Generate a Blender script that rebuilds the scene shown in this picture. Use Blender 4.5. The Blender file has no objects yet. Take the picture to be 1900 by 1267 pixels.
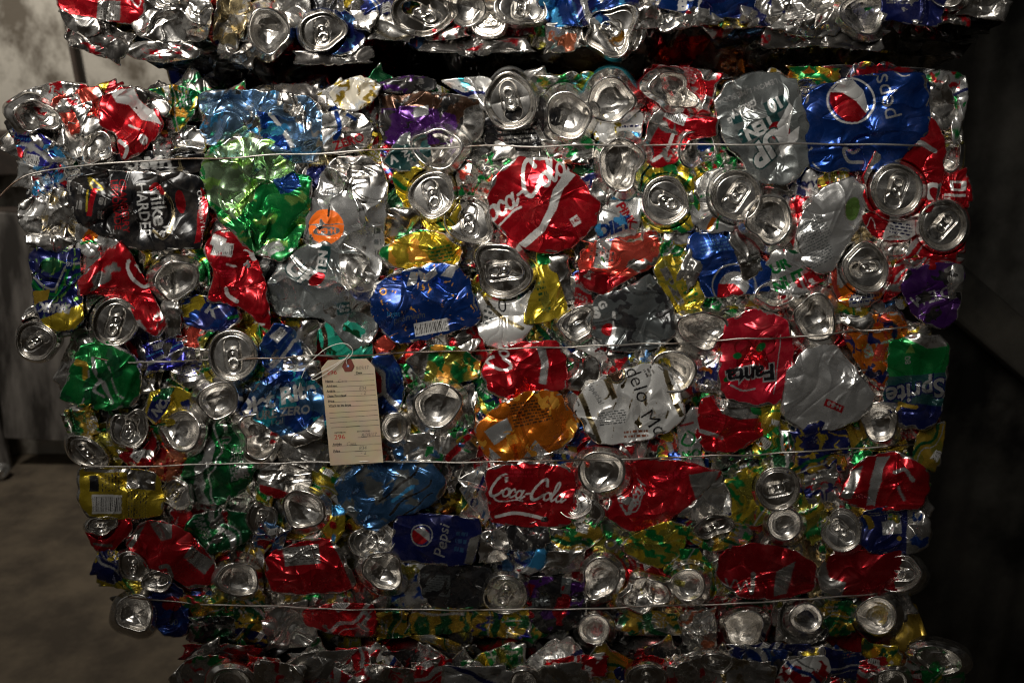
import bpy, math, zlib
import numpy as np

# ------------------------------------------------------------------ camera, world, lamps, exposure
SC = bpy.context.scene
COL = SC.collection
PITCH = math.radians(17.0)
FPX, CXP, CYP = 1630.0, 950.0, 633.5          # focal length and centre, in photo pixels
EYE = 1.5                                     # camera height over the floor; the bale front is the plane y = 0
DIST = 1.0

cam_d = bpy.data.cameras.new('camera')
cam = bpy.data.objects.new('camera', cam_d); COL.objects.link(cam)
cam.location = (0, -DIST, EYE)
cam.rotation_euler = (math.radians(90) - PITCH, 0, 0)
cam_d.sensor_width = 36; cam_d.sensor_fit = 'HORIZONTAL'
cam_d.lens = 36 * FPX / 1900
cam_d.clip_start = 0.02; cam_d.clip_end = 60
cam_d.dof.use_dof = True; cam_d.dof.focus_distance = 1.02; cam_d.dof.aperture_fstop = 6.0
SC.camera = cam

W = bpy.data.worlds.new('World'); SC.world = W; W.use_nodes = True
wn, wl = W.node_tree.nodes, W.node_tree.links
bg = wn['Background']
tc = wn.new('ShaderNodeTexCoord')
nz = wn.new('ShaderNodeTexNoise'); nz.inputs['Scale'].default_value = 2.6; nz.inputs['Detail'].default_value = 2.0
rp = wn.new('ShaderNodeValToRGB')
rp.color_ramp.elements[0].position = 0.50; rp.color_ramp.elements[0].color = (0.12, 0.11, 0.10, 1)
rp.color_ramp.elements[1].position = 0.62; rp.color_ramp.elements[1].color = (0.80, 0.77, 0.72, 1)
sp = wn.new('ShaderNodeSeparateXYZ')
mr = wn.new('ShaderNodeMapRange'); mr.inputs['From Min'].default_value = -0.5; mr.inputs['From Max'].default_value = 0.35
mr.inputs['To Min'].default_value = 0.035; mr.inputs['To Max'].default_value = 1.0
wl.new(tc.outputs['Generated'], nz.inputs['Vector']); wl.new(nz.outputs['Fac'], rp.inputs['Fac'])
wl.new(tc.outputs['Generated'], sp.inputs[0]); wl.new(sp.outputs['Z'], mr.inputs['Value'])
mrx = wn.new('ShaderNodeMapRange'); mrx.inputs['From Min'].default_value = -0.8; mrx.inputs['From Max'].default_value = 0.8
mrx.inputs['To Min'].default_value = 1.0; mrx.inputs['To Max'].default_value = 0.14
wl.new(sp.outputs['X'], mrx.inputs['Value'])
mm = wn.new('ShaderNodeMath'); mm.operation = 'MULTIPLY'
wl.new(mr.outputs['Result'], mm.inputs[0]); wl.new(mrx.outputs['Result'], mm.inputs[1])
mm2 = wn.new('ShaderNodeMath'); mm2.operation = 'MULTIPLY'; mm2.inputs[1].default_value = 0.56
wl.new(mm.outputs[0], mm2.inputs[0])
wl.new(rp.outputs['Color'], bg.inputs['Color']); wl.new(mm2.outputs[0], bg.inputs['Strength'])

def lamp(name, loc, aim, power, sx, sy, col, spread=180):
    d = bpy.data.lights.new(name, 'AREA'); d.shape = 'RECTANGLE'; d.size = sx; d.size_y = sy
    d.energy = power; d.color = col; d.spread = math.radians(spread)
    o = bpy.data.objects.new(name, d); COL.objects.link(o); o.location = loc
    v = np.array(aim, float) - np.array(loc, float)
    from mathutils import Vector
    o.rotation_euler = Vector(v).to_track_quat('-Z', 'Y').to_euler()
    return o
lamp('shop_lamp', (-0.62, -1.15, 2.22), (-0.16, 0.0, 1.58), 7.8, 1.05, 0.75, (1.0, 0.955, 0.885), 44)
lamp('far_lamp', (0.7, -3.0, 3.4), (0.0, 0.0, 1.5), 1.6, 0.25, 1.4, (1.0, 0.93, 0.84))
lamp('side_lamp', (-2.0, .9, 3.3), (-1.4, 2.3, 1.8), 46, 0.5, 0.5, (1.0, 0.93, 0.83), 120)

SC.view_settings.view_transform = 'Standard'; SC.view_settings.look = 'None'
SC.view_settings.gamma = 1; SC.view_settings.exposure = -0.95; SC.view_settings.use_curve_mapping = False
SC.cycles.use_denoising = True; SC.cycles.filter_width = 1.2
SC.cycles.max_bounces = 6; SC.cycles.glossy_bounces = 4; SC.cycles.sample_clamp_indirect = 4.0

# ------------------------------------------------------------------ helpers
def pix(u, v, h=0.0, yo=0.0):
    """photo pixel (arrays) on the bale plane, h photo-pixels in front of it -> world metres"""
    u = np.asarray(u, float); v = np.asarray(v, float)
    y0 = yo - 0.00062 * np.asarray(h, float)
    a = (u - CXP) / FPX; b = (CYP - v) / FPX
    dy = math.cos(PITCH) + b * math.sin(PITCH); dz = -math.sin(PITCH) + b * math.cos(PITCH)
    t = (y0 + DIST) / dy
    return np.stack([a * t, y0 + 0 * t, EYE + dz * t], -1)

def link(name, me, mat=None, parent=None, loc=None):
    o = bpy.data.objects.new(name, me); COL.objects.link(o)
    if mat is not None and not me.materials: me.materials.append(mat)
    if parent is not None: o.parent = parent
    if loc is not None: o.location = loc
    return o

def empty(name, loc):
    o = bpy.data.objects.new(name, None); COL.objects.link(o); o.location = loc
    o.empty_display_size = 0.02
    return o

def tag(o, label, cat, group=None, kind=None):
    o['label'] = label
    if cat: o['category'] = cat
    if group: o['group'] = group
    if kind: o['kind'] = kind

def mesh_np(name, V, F, ink=None, smooth=True):
    me = bpy.data.meshes.new(name)
    V = np.ascontiguousarray(V, np.float32); F = np.ascontiguousarray(F, np.int32)
    k = F.shape[1]
    me.vertices.add(len(V)); me.vertices.foreach_set('co', V.ravel())
    me.loops.add(F.size); me.loops.foreach_set('vertex_index', F.ravel())
    me.polygons.add(len(F)); me.polygons.foreach_set('loop_start', np.arange(0, F.size, k, dtype=np.int32))
    me.polygons.foreach_set('use_smooth', np.full(len(F), smooth))
    if ink is not None:
        at = me.color_attributes.new('ink', 'FLOAT_COLOR', 'POINT')
        at.data.foreach_set('color', np.ascontiguousarray(ink, np.float32).ravel())
    me.update(calc_edges=True)
    return me

def grid_faces(n, m, flip=False):
    i = np.arange(n - 1)[:, None] * m + np.arange(m - 1)[None, :]
    q = np.stack([i, i + 1, i + m + 1, i + m], -1).reshape(-1, 4)
    return q[:, ::-1] if flip else q

def waves(x, y, lam, rng, n=6):
    s = 0
    for _ in range(n):
        a = rng.uniform(0, 2 * math.pi); k = 2 * math.pi / (lam * rng.uniform(0.65, 1.5))
        s = s + np.sin(k * (x * math.cos(a) + y * math.sin(a)) + rng.uniform(0, 6.28))
    return s / math.sqrt(n / 2)

def facets(x, y, rng, sp, amp, ani=1.0, ang=0.0):
    """piecewise flat relief: random heights joined by a Delaunay net, the way crushed sheet metal facets"""
    from mathutils.geometry import delaunay_2d_cdt
    from mathutils import Vector
    c, s = math.cos(ang), math.sin(ang)
    u, v = (x * c + y * s) / ani, (-x * s + y * c)
    u0, u1, v0, v1 = u.min() - sp, u.max() + sp, v.min() - sp, v.max() + sp
    nu, nv = max(2, int((u1 - u0) / sp)), max(2, int((v1 - v0) / sp))
    gu, gv = np.meshgrid(np.linspace(u0, u1, nu), np.linspace(v0, v1, nv))
    gu = gu + rng.uniform(-.48, .48, gu.shape) * sp; gv = gv + rng.uniform(-.48, .48, gv.shape) * sp
    gu[0, :] = gu[0, :]; P = np.stack([gu.ravel(), gv.ravel()], -1)
    P = np.concatenate([P, [(u0 - sp, v0 - sp), (u1 + sp, v0 - sp), (u1 + sp, v1 + sp), (u0 - sp, v1 + sp)]])
    z = rng.normal(size=len(P)) * amp
    vs, _, fs, ov, *_r = delaunay_2d_cdt([Vector(p) for p in P], [], [], 0, 1e-5)
    idx = [o[0] if o else 0 for o in ov]
    h = np.zeros_like(x)
    for f in fs:
        A, B, C = [vs[i] for i in f]; za, zb, zc = [z[idx[i]] for i in f]
        den = (B.y - C.y) * (A.x - C.x) + (C.x - B.x) * (A.y - C.y)
        if abs(den) < 1e-9: continue
        m = (u >= min(A.x, B.x, C.x)) & (u <= max(A.x, B.x, C.x)) & (v >= min(A.y, B.y, C.y)) & (v <= max(A.y, B.y, C.y))
        i = np.nonzero(m)[0]
        if not len(i): continue
        l1 = ((B.y - C.y) * (u[i] - C.x) + (C.x - B.x) * (v[i] - C.y)) / den
        l2 = ((C.y - A.y) * (u[i] - C.x) + (A.x - C.x) * (v[i] - C.y)) / den
        l3 = 1 - l1 - l2; k = (l1 > -1e-6) & (l2 > -1e-6) & (l3 > -1e-6)
        h[i[k]] = (l1 * za + l2 * zb + l3 * zc)[k]
    return h

def foil(x, y, rng, cr):
    """creased sheet-metal relief in photo pixels"""
    ang = rng.uniform(0, math.pi); ani = rng.uniform(1.0, 1.9)
    xw = x + 5 * waves(x, y, 70, rng); yw = y + 5 * waves(x, y, 70, rng)      # creases bend a little
    h = facets(xw, yw, rng, 40, 6.0, ani, ang)
    busy = np.clip(.36 + .36 * cr + .55 * waves(x, y, 110, rng), 0, 1.5)               # some zones crinkled, some left smooth
    h = h + busy * facets(xw, yw, rng, 18, 3.3, rng.uniform(1, 2.2), ang + rng.uniform(-.5, .5))
    h = h + np.clip(busy - .35, 0, 1) * facets(xw, yw, rng, 9, 1.15, rng.uniform(1, 2.2), ang)
    h = h + 4.0 * waves(x, y, 105, rng)
    for _ in range(2):                                                        # a few long folds
        a = rng.uniform(0, math.pi); d = xw * math.cos(a) + yw * math.sin(a) - rng.uniform(-40, 40)
        w = rng.uniform(6, 18)
        h = h + rng.choice([-1, 1]) * rng.uniform(3, 7) * np.exp(-np.abs(d) / w)
    for _ in range(9):                                                        # short sharp creases
        a = rng.uniform(0, math.pi); ox, oy = rng.uniform(-70, 70, 2)
        d = (xw - ox) * math.cos(a) + (yw - oy) * math.sin(a); q = -(xw - ox) * math.sin(a) + (yw - oy) * math.cos(a)
        d = d + .004 * q * q * rng.uniform(-1, 1)
        h = h + rng.choice([-1, 1]) * rng.uniform(1.6, 3.6) * np.exp(-np.abs(d) / rng.uniform(1.6, 4.5)) * np.exp(-(q / rng.uniform(22, 60)) ** 2)
    return (.38 + .87 * cr) * (h - h.mean())

# ------------------------------------------------------------------ inks: linear colour, metallic
K = {
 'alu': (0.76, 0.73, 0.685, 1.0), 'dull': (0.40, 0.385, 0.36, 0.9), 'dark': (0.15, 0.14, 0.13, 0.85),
 'gold': (0.62, 0.50, 0.28, 1.0), 'champ': (0.66, 0.58, 0.43, 1.0),
 'red': (0.46, 0.008, 0.016, 0.78), 'dred': (0.30, 0.006, 0.012, 0.78), 'orred': (0.60, 0.075, 0.05, 0.8),
 'pink': (0.44, 0.010, 0.026, 0.62), 'rust': (0.25, 0.07, 0.03, 0.5),
 'white': (0.62, 0.61, 0.585, 0.5), 'cream': (0.55, 0.50, 0.40, 0.15), 'pale': (0.56, 0.555, 0.54, 0.82),
 'blue': (0.008, 0.042, 0.21, 0.78), 'navy': (0.008, 0.013, 0.085, 0.6), 'steel': (0.055, 0.15, 0.32, 0.85),
 'sky': (0.05, 0.28, 0.56, 0.7), 'teal': (0.02, 0.30, 0.37, 0.65), 'jade': (0.02, 0.33, 0.22, 0.4),
 'ice': (0.17, 0.29, 0.45, 0.9), 'violet': (0.06, 0.012, 0.12, 0.7), 'indigo': (0.025, 0.025, 0.25, 0.8),
 'green': (0.010, 0.22, 0.05, 0.78), 'dgreen': (0.008, 0.09, 0.032, 0.7), 'lime': (0.28, 0.52, 0.12, 0.85),
 'mint': (0.42, 0.62, 0.36, 0.95),
 'yellow': (0.54, 0.40, 0.03, 0.8), 'ochre': (0.38, 0.25, 0.03, 0.72), 'olive': (0.23, 0.21, 0.03, 0.72),
 'orange': (0.66, 0.17, 0.012, 0.8), 'disc': (0.82, 0.16, 0.02, 0.1), 'amber': (0.70, 0.32, 0.04, 0.65),
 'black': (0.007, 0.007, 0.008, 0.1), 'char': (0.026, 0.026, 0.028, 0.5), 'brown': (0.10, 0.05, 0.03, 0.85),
 'grey': (0.21, 0.225, 0.22, 0.72), 'dteal': (0.010, 0.042, 0.042, 0.3), 'smoke': (0.11, 0.12, 0.12, 0.65),
 'paper': (0.60, 0.475, 0.32, 0.0), 'print': (0.02, 0.017, 0.015, 0.0), 'tagred': (0.52, 0.04, 0.03, 0.0),
 'pencil': (0.12, 0.095, 0.08, 0.0),
}

# ------------------------------------------------------------------ printing (evaluated per vertex, in photo pixels)
_tc = {}
def glyphs(s, bold=0.0):
    key = (s, bold)
    if key not in _tc:
        cu = bpy.data.curves.new('t', 'FONT'); cu.body = s; cu.align_x = 'CENTER'; cu.size = 1.0
        cu.offset = bold; cu.resolution_u = 4
        ob = bpy.data.objects.new('t', cu); COL.objects.link(ob)
        dg = bpy.context.evaluated_depsgraph_get()
        me = bpy.data.meshes.new_from_object(ob.evaluated_get(dg))
        me.calc_loop_triangles()
        v = np.array([p.co[:2] for p in me.vertices]).reshape(-1, 2)
        t = np.array([l.vertices[:] for l in me.loop_triangles]).reshape(-1, 3).astype(int)
        bpy.data.objects.remove(ob); bpy.data.curves.remove(cu); bpy.data.meshes.remove(me)
        if len(v):
            v = v - [(v[:, 0].min() + v[:, 0].max()) / 2, 0.36]
        _tc[key] = v[t] / 0.73 if len(v) else np.zeros((0, 3, 2))
    return _tc[key]

def text_mask(X, Y, s, cx, cy, h, ang=0, shear=0.0, bold=0.0, sqz=1.0):
    T = glyphs(s, bold)
    a = math.radians(ang); dx, dy = (X - cx) / h, -(Y - cy) / h
    px = (dx * math.cos(a) + dy * math.sin(a)); py = (-dx * math.sin(a) + dy * math.cos(a))
    px = (px - shear * py) / sqz
    m = np.zeros(X.shape, bool)
    if not len(T): return m
    lo, hi = T.min((0, 1)), T.max((0, 1))
    idx = np.nonzero((px > lo[0]) & (px < hi[0]) & (py > lo[1]) & (py < hi[1]))[0]
    p = px[idx]; q = py[idx]; r = np.zeros(len(idx), bool)
    for A, B, D in T:
        def e(P, Q): return (Q[0] - P[0]) * (q - P[1]) - (Q[1] - P[1]) * (p - P[0])
        e1, e2, e3 = e(A, B), e(B, D), e(D, A)
        r |= ((e1 >= 0) & (e2 >= 0) & (e3 >= 0)) | ((e1 <= 0) & (e2 <= 0) & (e3 <= 0))
    m[idx] = r
    return m

def smooth_line(pts, n=8, closed=False):
    P = np.array(pts, float)
    if len(P) < 3: return P
    Q = np.concatenate([P[-1:], P, P[:2]]) if closed else np.concatenate([2 * P[:1] - P[1:2], P, 2 * P[-1:] - P[-2:-1]])
    out = []
    for i in range(1, len(Q) - 2):
        t = np.linspace(0, 1, n, endpoint=False)[:, None]
        a, b, c, d = Q[i - 1], Q[i], Q[i + 1], Q[i + 2]
        out.append(0.5 * (2 * b + (c - a) * t + (2 * a - 5 * b + 4 * c - d) * t ** 2 + (3 * b - a - 3 * c + d) * t ** 3))
    if not closed: out.append(P[-1:])
    return np.concatenate(out)

def stroke_mask(X, Y, pts, w):
    m = np.zeros(X.shape, bool); P = np.array(pts, float)
    for A, B in zip(P[:-1], P[1:]):
        d = B - A; L = max(d @ d, 1e-9)
        t = np.clip(((X - A[0]) * d[0] + (Y - A[1]) * d[1]) / L, 0, 1)
        m |= (X - A[0] - t * d[0]) ** 2 + (Y - A[1] - t * d[1]) ** 2 < (w / 2) ** 2
    return m

def poly_mask(X, Y, pts):
    m = np.zeros(X.shape, bool); P = np.array(pts, float); Q = np.roll(P, -1, 0)
    for (x1, y1), (x2, y2) in zip(P, Q):
        c = ((y1 > Y) != (y2 > Y))
        with np.errstate(divide='ignore', invalid='ignore'):
            m ^= c & (X < (x2 - x1) * (Y - y1) / (y2 - y1 + 1e-12) + x1)
    return m

def ring(cx, cy, rx, ry, n=14):
    return [(cx + rx * math.cos(t), cy + ry * math.sin(t)) for t in np.linspace(0.3, 6.6, n)]
SCRIPT = [  # flowing cola lettering: (points, stroke width)
 ([(1.55, 1.75), (1.25, 2.45), (.7, 2.2), (.25, 1.3), (.15, .5), (.5, -.05), (1.0, .1), (1.45, .6)], .30),
 (ring(1.95, .48, .34, .46), .22), ([(1.95, .95), (2.2, 1.0), (2.45, .8)], .12),
 ([(3.0, .7), (2.8, .95), (2.5, .7), (2.45, .2), (2.7, -.02), (3.1, .3)], .22),
 (ring(3.5, .46, .32, .46), .20), ([(3.9, .95), (3.8, .2), (3.95, .0), (4.2, .3)], .22),
 ([(4.3, .6), (4.75, .68)], .2),
 ([(6.35, 1.75), (6.05, 2.45), (5.5, 2.2), (5.05, 1.3), (4.95, .5), (5.3, -.05), (5.8, .1), (6.25, .6)], .30),
 (ring(6.75, .48, .34, .46), .22), ([(6.75, .95), (7.0, 1.0), (7.2, .8)], .12),
 ([(7.25, .3), (7.75, 1.8), (7.65, 2.3), (7.4, 1.9), (7.3, .4), (7.5, 0.0), (7.8, .35)], .22),
 (ring(8.2, .46, .32, .46), .20), ([(8.6, .95), (8.5, .2), (8.65, .0), (9.0, .35)], .22),
 ([(.6, .05), (1.2, -.55), (2.2, -.6), (3.4, -.25), (4.2, -.3)], .16)]

def script_mask(X, Y, cx, cy, h, ang=0, shear=.22, lo=0, hi=10):
    a = math.radians(ang); dx, dy = (X - cx) / h, -(Y - cy) / h
    px = dx * math.cos(a) + dy * math.sin(a); py = -dx * math.sin(a) + dy * math.cos(a)
    px = px - shear * py + 4.6
    m = np.zeros(X.shape, bool)
    for pts, w in SCRIPT: m |= stroke_mask(px, py, smooth_line(pts, 5), w * 1.15)
    return m & (px > lo) & (px < hi)

def rect_uv(X, Y, cx, cy, ang):
    a = math.radians(ang); dx, dy = X - cx, -(Y - cy)
    return dx * math.cos(a) + dy * math.sin(a), -dx * math.sin(a) + dy * math.cos(a)

def paint(X, Y, base, decals, rng):
    C = np.empty(X.shape + (4,)); C[:] = K[base]
    for d in decals:
        k, col = d[0], d[1]
        a = d[2:]
        if k == 'n':                                     # torn shreds of print: streaky, wrapped by the creases
            t = rng.uniform(0, math.pi); c_, s_ = math.cos(t), math.sin(t)
            u = X * c_ + Y * s_ + 3.0 * waves(X, Y, 22, rng); v = -X * s_ + Y * c_ + 3.0 * waves(X, Y, 22, rng)
            m = waves(u * .55, v * 1.35, a[0], rng, 5) + .35 * np.sign(waves(u, v, a[0] * .5, rng)) > a[1]
        elif k == 'c':
            u, v = rect_uv(X, Y, a[0], a[1], a[4] if len(a) > 4 else 0); ry = a[3] if len(a) > 3 else a[2]
            m = (u / a[2]) ** 2 + (v / ry) ** 2 < 1
        elif k == 'o':                                   # ring outline: cx, cy, r, width
            q = np.hypot(X - a[0], Y - a[1]); m = np.abs(q - a[2]) < a[3] / 2
        elif k == 'r':
            u, v = rect_uv(X, Y, a[0], a[1], a[4] if len(a) > 4 else 0)
            m = (abs(u) < a[2] / 2) & (abs(v) < a[3] / 2)
        elif k == 'l': m = stroke_mask(X, Y, smooth_line(a[0], 5), a[1])
        elif k == 'p': m = poly_mask(X, Y, a[0])
        elif k == 't': m = text_mask(X, Y, *a)
        elif k == 'k': m = script_mask(X, Y, *a)
        elif k == 'e':                                   # bare ends past lo..hi along the can's axis
            t = math.radians(a[0]); q = X * math.cos(t) - Y * math.sin(t)
            q = (q - q.min()) / (q.max() - q.min()); m = (q < a[1]) | (q > a[2])
        elif k == 'b':
            u, v = rect_uv(X, Y, a[0], a[1], a[4])
            m0 = (abs(u) < a[2] / 2) & (abs(v) < a[3] / 2); C[m0] = K['white']
            q = np.sin(u * 1.9) + np.sin(u * 3.1 + 1) * .7
            m = m0 & (q > 0.1) & (abs(v) < a[3] * .38)
        elif k == 's':                                   # rows of small print
            u, v = rect_uv(X, Y, a[0], a[1], a[4]); n = a[5]
            row = np.floor((v / a[3] + .5) * n); fr = (v / a[3] + .5) * n - row
            q = np.sin(u * 1.25 + row * 7.3) + np.sin(u * .53 + row * 3.1)
            m = (abs(u) < a[2] / 2) & (abs(v) < a[3] / 2) & (fr > .3) & (fr < .8) & (q > -0.5)
        C[m] = K[col]
    return C

# ------------------------------------------------------------------ outlines
def disc_grid(N):
    u, v = np.meshgrid(np.linspace(-1, 1, N), np.linspace(-1, 1, N))
    r = np.maximum(abs(u), abs(v)); au, av = abs(u), abs(v)
    with np.errstate(divide='ignore', invalid='ignore'):
        ph = np.where(au > av, math.pi / 4 * v / u, math.pi / 2 - math.pi / 4 * u / v)
    ph = np.where(np.where(au > av, u, v) < 0, ph + math.pi, ph); ph = np.nan_to_num(ph)
    return r.ravel(), np.mod(ph, 2 * math.pi).ravel()

def outline(shape, rng, rough=1.0, sharp=False):
    """-> centre, radius(angle)"""
    if isinstance(shape, tuple):
        cx, cy, w, h = shape[:4]; a = math.radians(shape[4] if len(shape) > 4 else 0)
        t = np.linspace(0, 2 * math.pi, 240, endpoint=False); e = 2 / rng.uniform(4.5, 8)
        x = w / 2 * np.sign(np.cos(t)) * abs(np.cos(t)) ** e; y = h / 2 * np.sign(np.sin(t)) * abs(np.sin(t)) ** e
        P = np.stack([x * math.cos(a) + y * math.sin(a), -x * math.sin(a) + y * math.cos(a)], -1)
        n = 1 + rough * 0.055 * sum(np.sin(k * t + rng.uniform(0, 6.28)) for k in (2, 3, 5, 7))
        P = P * n[:, None]
    else:
        P = np.array(shape, float)
        x, y = P[:, 0], P[:, 1]; x1, y1 = np.roll(x, -1), np.roll(y, -1); cr = x * y1 - x1 * y
        A = cr.sum(); cx, cy = ((x + x1) * cr).sum() / (3 * A), ((y + y1) * cr).sum() / (3 * A)
        if sharp:
            Q = np.roll(P, -1, 0); t = np.linspace(0, 1, 60, endpoint=False)[None, :, None]
            P = (P[:, None] * (1 - t) + Q[:, None] * t).reshape(-1, 2)
        else:
            t = np.linspace(0, 1, 14, endpoint=False)[None, :, None]
            L = (P[:, None] * (1 - t) + np.roll(P, -1, 0)[:, None] * t).reshape(-1, 2)
            P = .5 * smooth_line(P, 14, True) + .5 * L
        P = P - [cx, cy]
    th = np.mod(np.arctan2(P[:, 1], P[:, 0]), 2 * math.pi); rr = np.hypot(P[:, 0], P[:, 1])
    o = np.argsort(th); th, rr = th[o], rr[o]
    if not sharp:
        rr = rr * (1 + rough * 0.011 * sum(np.sin(k * th + rng.uniform(0, 6.28)) for k in (9, 13, 19)))
    rr = rr * (1 if sharp else 1.055)
    return (cx, cy), lambda p: np.interp(p, th, rr, period=2 * math.pi)

PRINTS = {'yellow': ('green', 'dgreen'), 'ochre': ('dgreen', 'pale'), 'olive': ('yellow', 'pale'), 'green': ('yellow', 'pale'),
          'dgreen': ('pale', 'pale'), 'red': ('pale', 'pale'), 'dred': ('dull', 'dull'), 'navy': ('pale', 'dull'), 'blue': ('pale', 'steel'),
          'pale': ('navy', 'smoke'), 'white': ('blue', 'smoke'), 'steel': ('navy', 'pale'), 'indigo': ('pale', 'sky')}
def extra_print(base, decals, cx, cy, size, rng):
    """cans without their own artwork still show a printed band and a block of fine print"""
    if size < 40 or base not in PRINTS or any(d[0] in 'tkslbrp' for d in decals): return []
    a, b = PRINTS[base]; t = rng.uniform(0, 6.28); c, s = math.cos(t), math.sin(t); q = size * .5
    def w(u, v): return (cx + u * c - v * s, cy + u * s + v * c)
    o = rng.uniform(-.3, .3) * q; k = rng.uniform(-.25, .25) * q
    out = [('l', a, [w(-q * 1.2, o), w(-q * .3, o + k), w(q * .4, o - k * .5), w(q * 1.2, o + k)], rng.uniform(.10, .26) * q),
           ('l', b, [w(-q * 1.2, o + .28 * q), w(-q * .3, o + k + .28 * q), w(q * .4, o - k * .5 + .28 * q), w(q * 1.2, o + k + .28 * q)], .05 * q)]
    x, y = w(rng.uniform(-.4, .4) * q, (-.45 if o > 0 else .55) * q)
    if rng.random() < .55: out.append(('s', b, x, y, q * .8, q * .45, -math.degrees(t), int(max(2, q * .45 / 5))))
    else: out.append(('b', 'print', x, y, q * .6, q * .38, -math.degrees(t)))
    return out

def can_body(shape, base, decals=(), cr=1.0, lay=6, H=9, tx=0.0, ty=0.0, seed=0, yo=0.0, dens=0.62, skirt=55, pit=None, rim=None, raw=False):
    rng = np.random.default_rng(seed)
    (cx, cy), R = outline(shape, rng)
    rho, ph = disc_grid(8)
    size = 2 * R(np.linspace(0, 6.28, 60)).mean()
    if any(d[0] in 'tksb' for d in decals): dens = max(dens, .95)
    N = int(np.clip(size * dens, 24, 210))
    rho, ph = disc_grid(N)
    s = np.interp(rho, [0, .92, 1], [0, .985, 1.0])
    r = R(ph) * s; x = cx + r * np.cos(ph); y = cy + r * np.sin(ph)
    t = np.clip((rho - .90) / .10, 0, 1)
    h = foil(x - cx, y - cy, rng, cr) * (1 - 0.55 * rho ** 6)
    h = lay + .5 * H * (1 - rho ** 3) + h + tx * (x - cx) + ty * (y - cy) - skirt * t ** 1.8
    if pit:
        q = np.hypot(x - pit[0], y - pit[1]) / pit[2]
        h = np.where(q < 1.12, np.minimum(h, lay - 26 * np.clip((1.12 - q) / .12, 0, 1)), h)
    decals = list(decals) + extra_print(base, decals, cx, cy, size, rng)
    wob = .5 if dens > .9 else 1.3 * cr
    X = x + wob * waves(x, y, 45, rng); Y = y + wob * waves(x, y, 45, rng)
    ink = paint(X, Y, base, decals, rng)
    # bare shoulders at the can's two ends and worn creases along the turned edge
    ax = rng.uniform(0, 2 * math.pi) if rim is None else math.radians(rim)
    c_ = np.cos(ph - ax) * 1.0
    wv = .03 * waves(x, y, 40, rng)
    if size > 70 and not any(d[0] == 'e' for d in decals):
        ink[((rho + wv > .885) & (c_ > .45)) | ((rho + wv > .93) & (c_ < -.6))] = K['alu']
    ink[(np.abs(rho + wv - .90) < .012) & (waves(x, y, 30, rng) > .2)] = K['alu']
    if raw: return pix(x, y, h, yo), grid_faces(N, N, True), ink
    O = pix(cx, cy, 0, yo)
    me = mesh_np('can_body', pix(x, y, h, yo) - O, grid_faces(N, N, True), ink)
    return me, O, (cx, cy)

# r, h profiles (both in end radii)
LID = ([0, .76, .80, .845, .885, .925, .96, 1.0, 1.03, 1.04, 1.12, 1.26, 1.3],
       [-.10, -.10, -.13, -.25, -.23, .04, .09, .05, -.06, -.2, -.42, -.85, -1.6])
BOT = ([0, .2, .4, .55, .63, .68, .73, .78, .85, .94, 1.0, 1.04, 1.07],
       [-.36, -.345, -.28, -.18, -.07, .045, .065, .0, -.12, -.26, -.42, -.75, -1.5])

def stadium(u, v, l, w):
    return np.hypot(np.maximum(np.abs(u) - l, 0), v) - w

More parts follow.
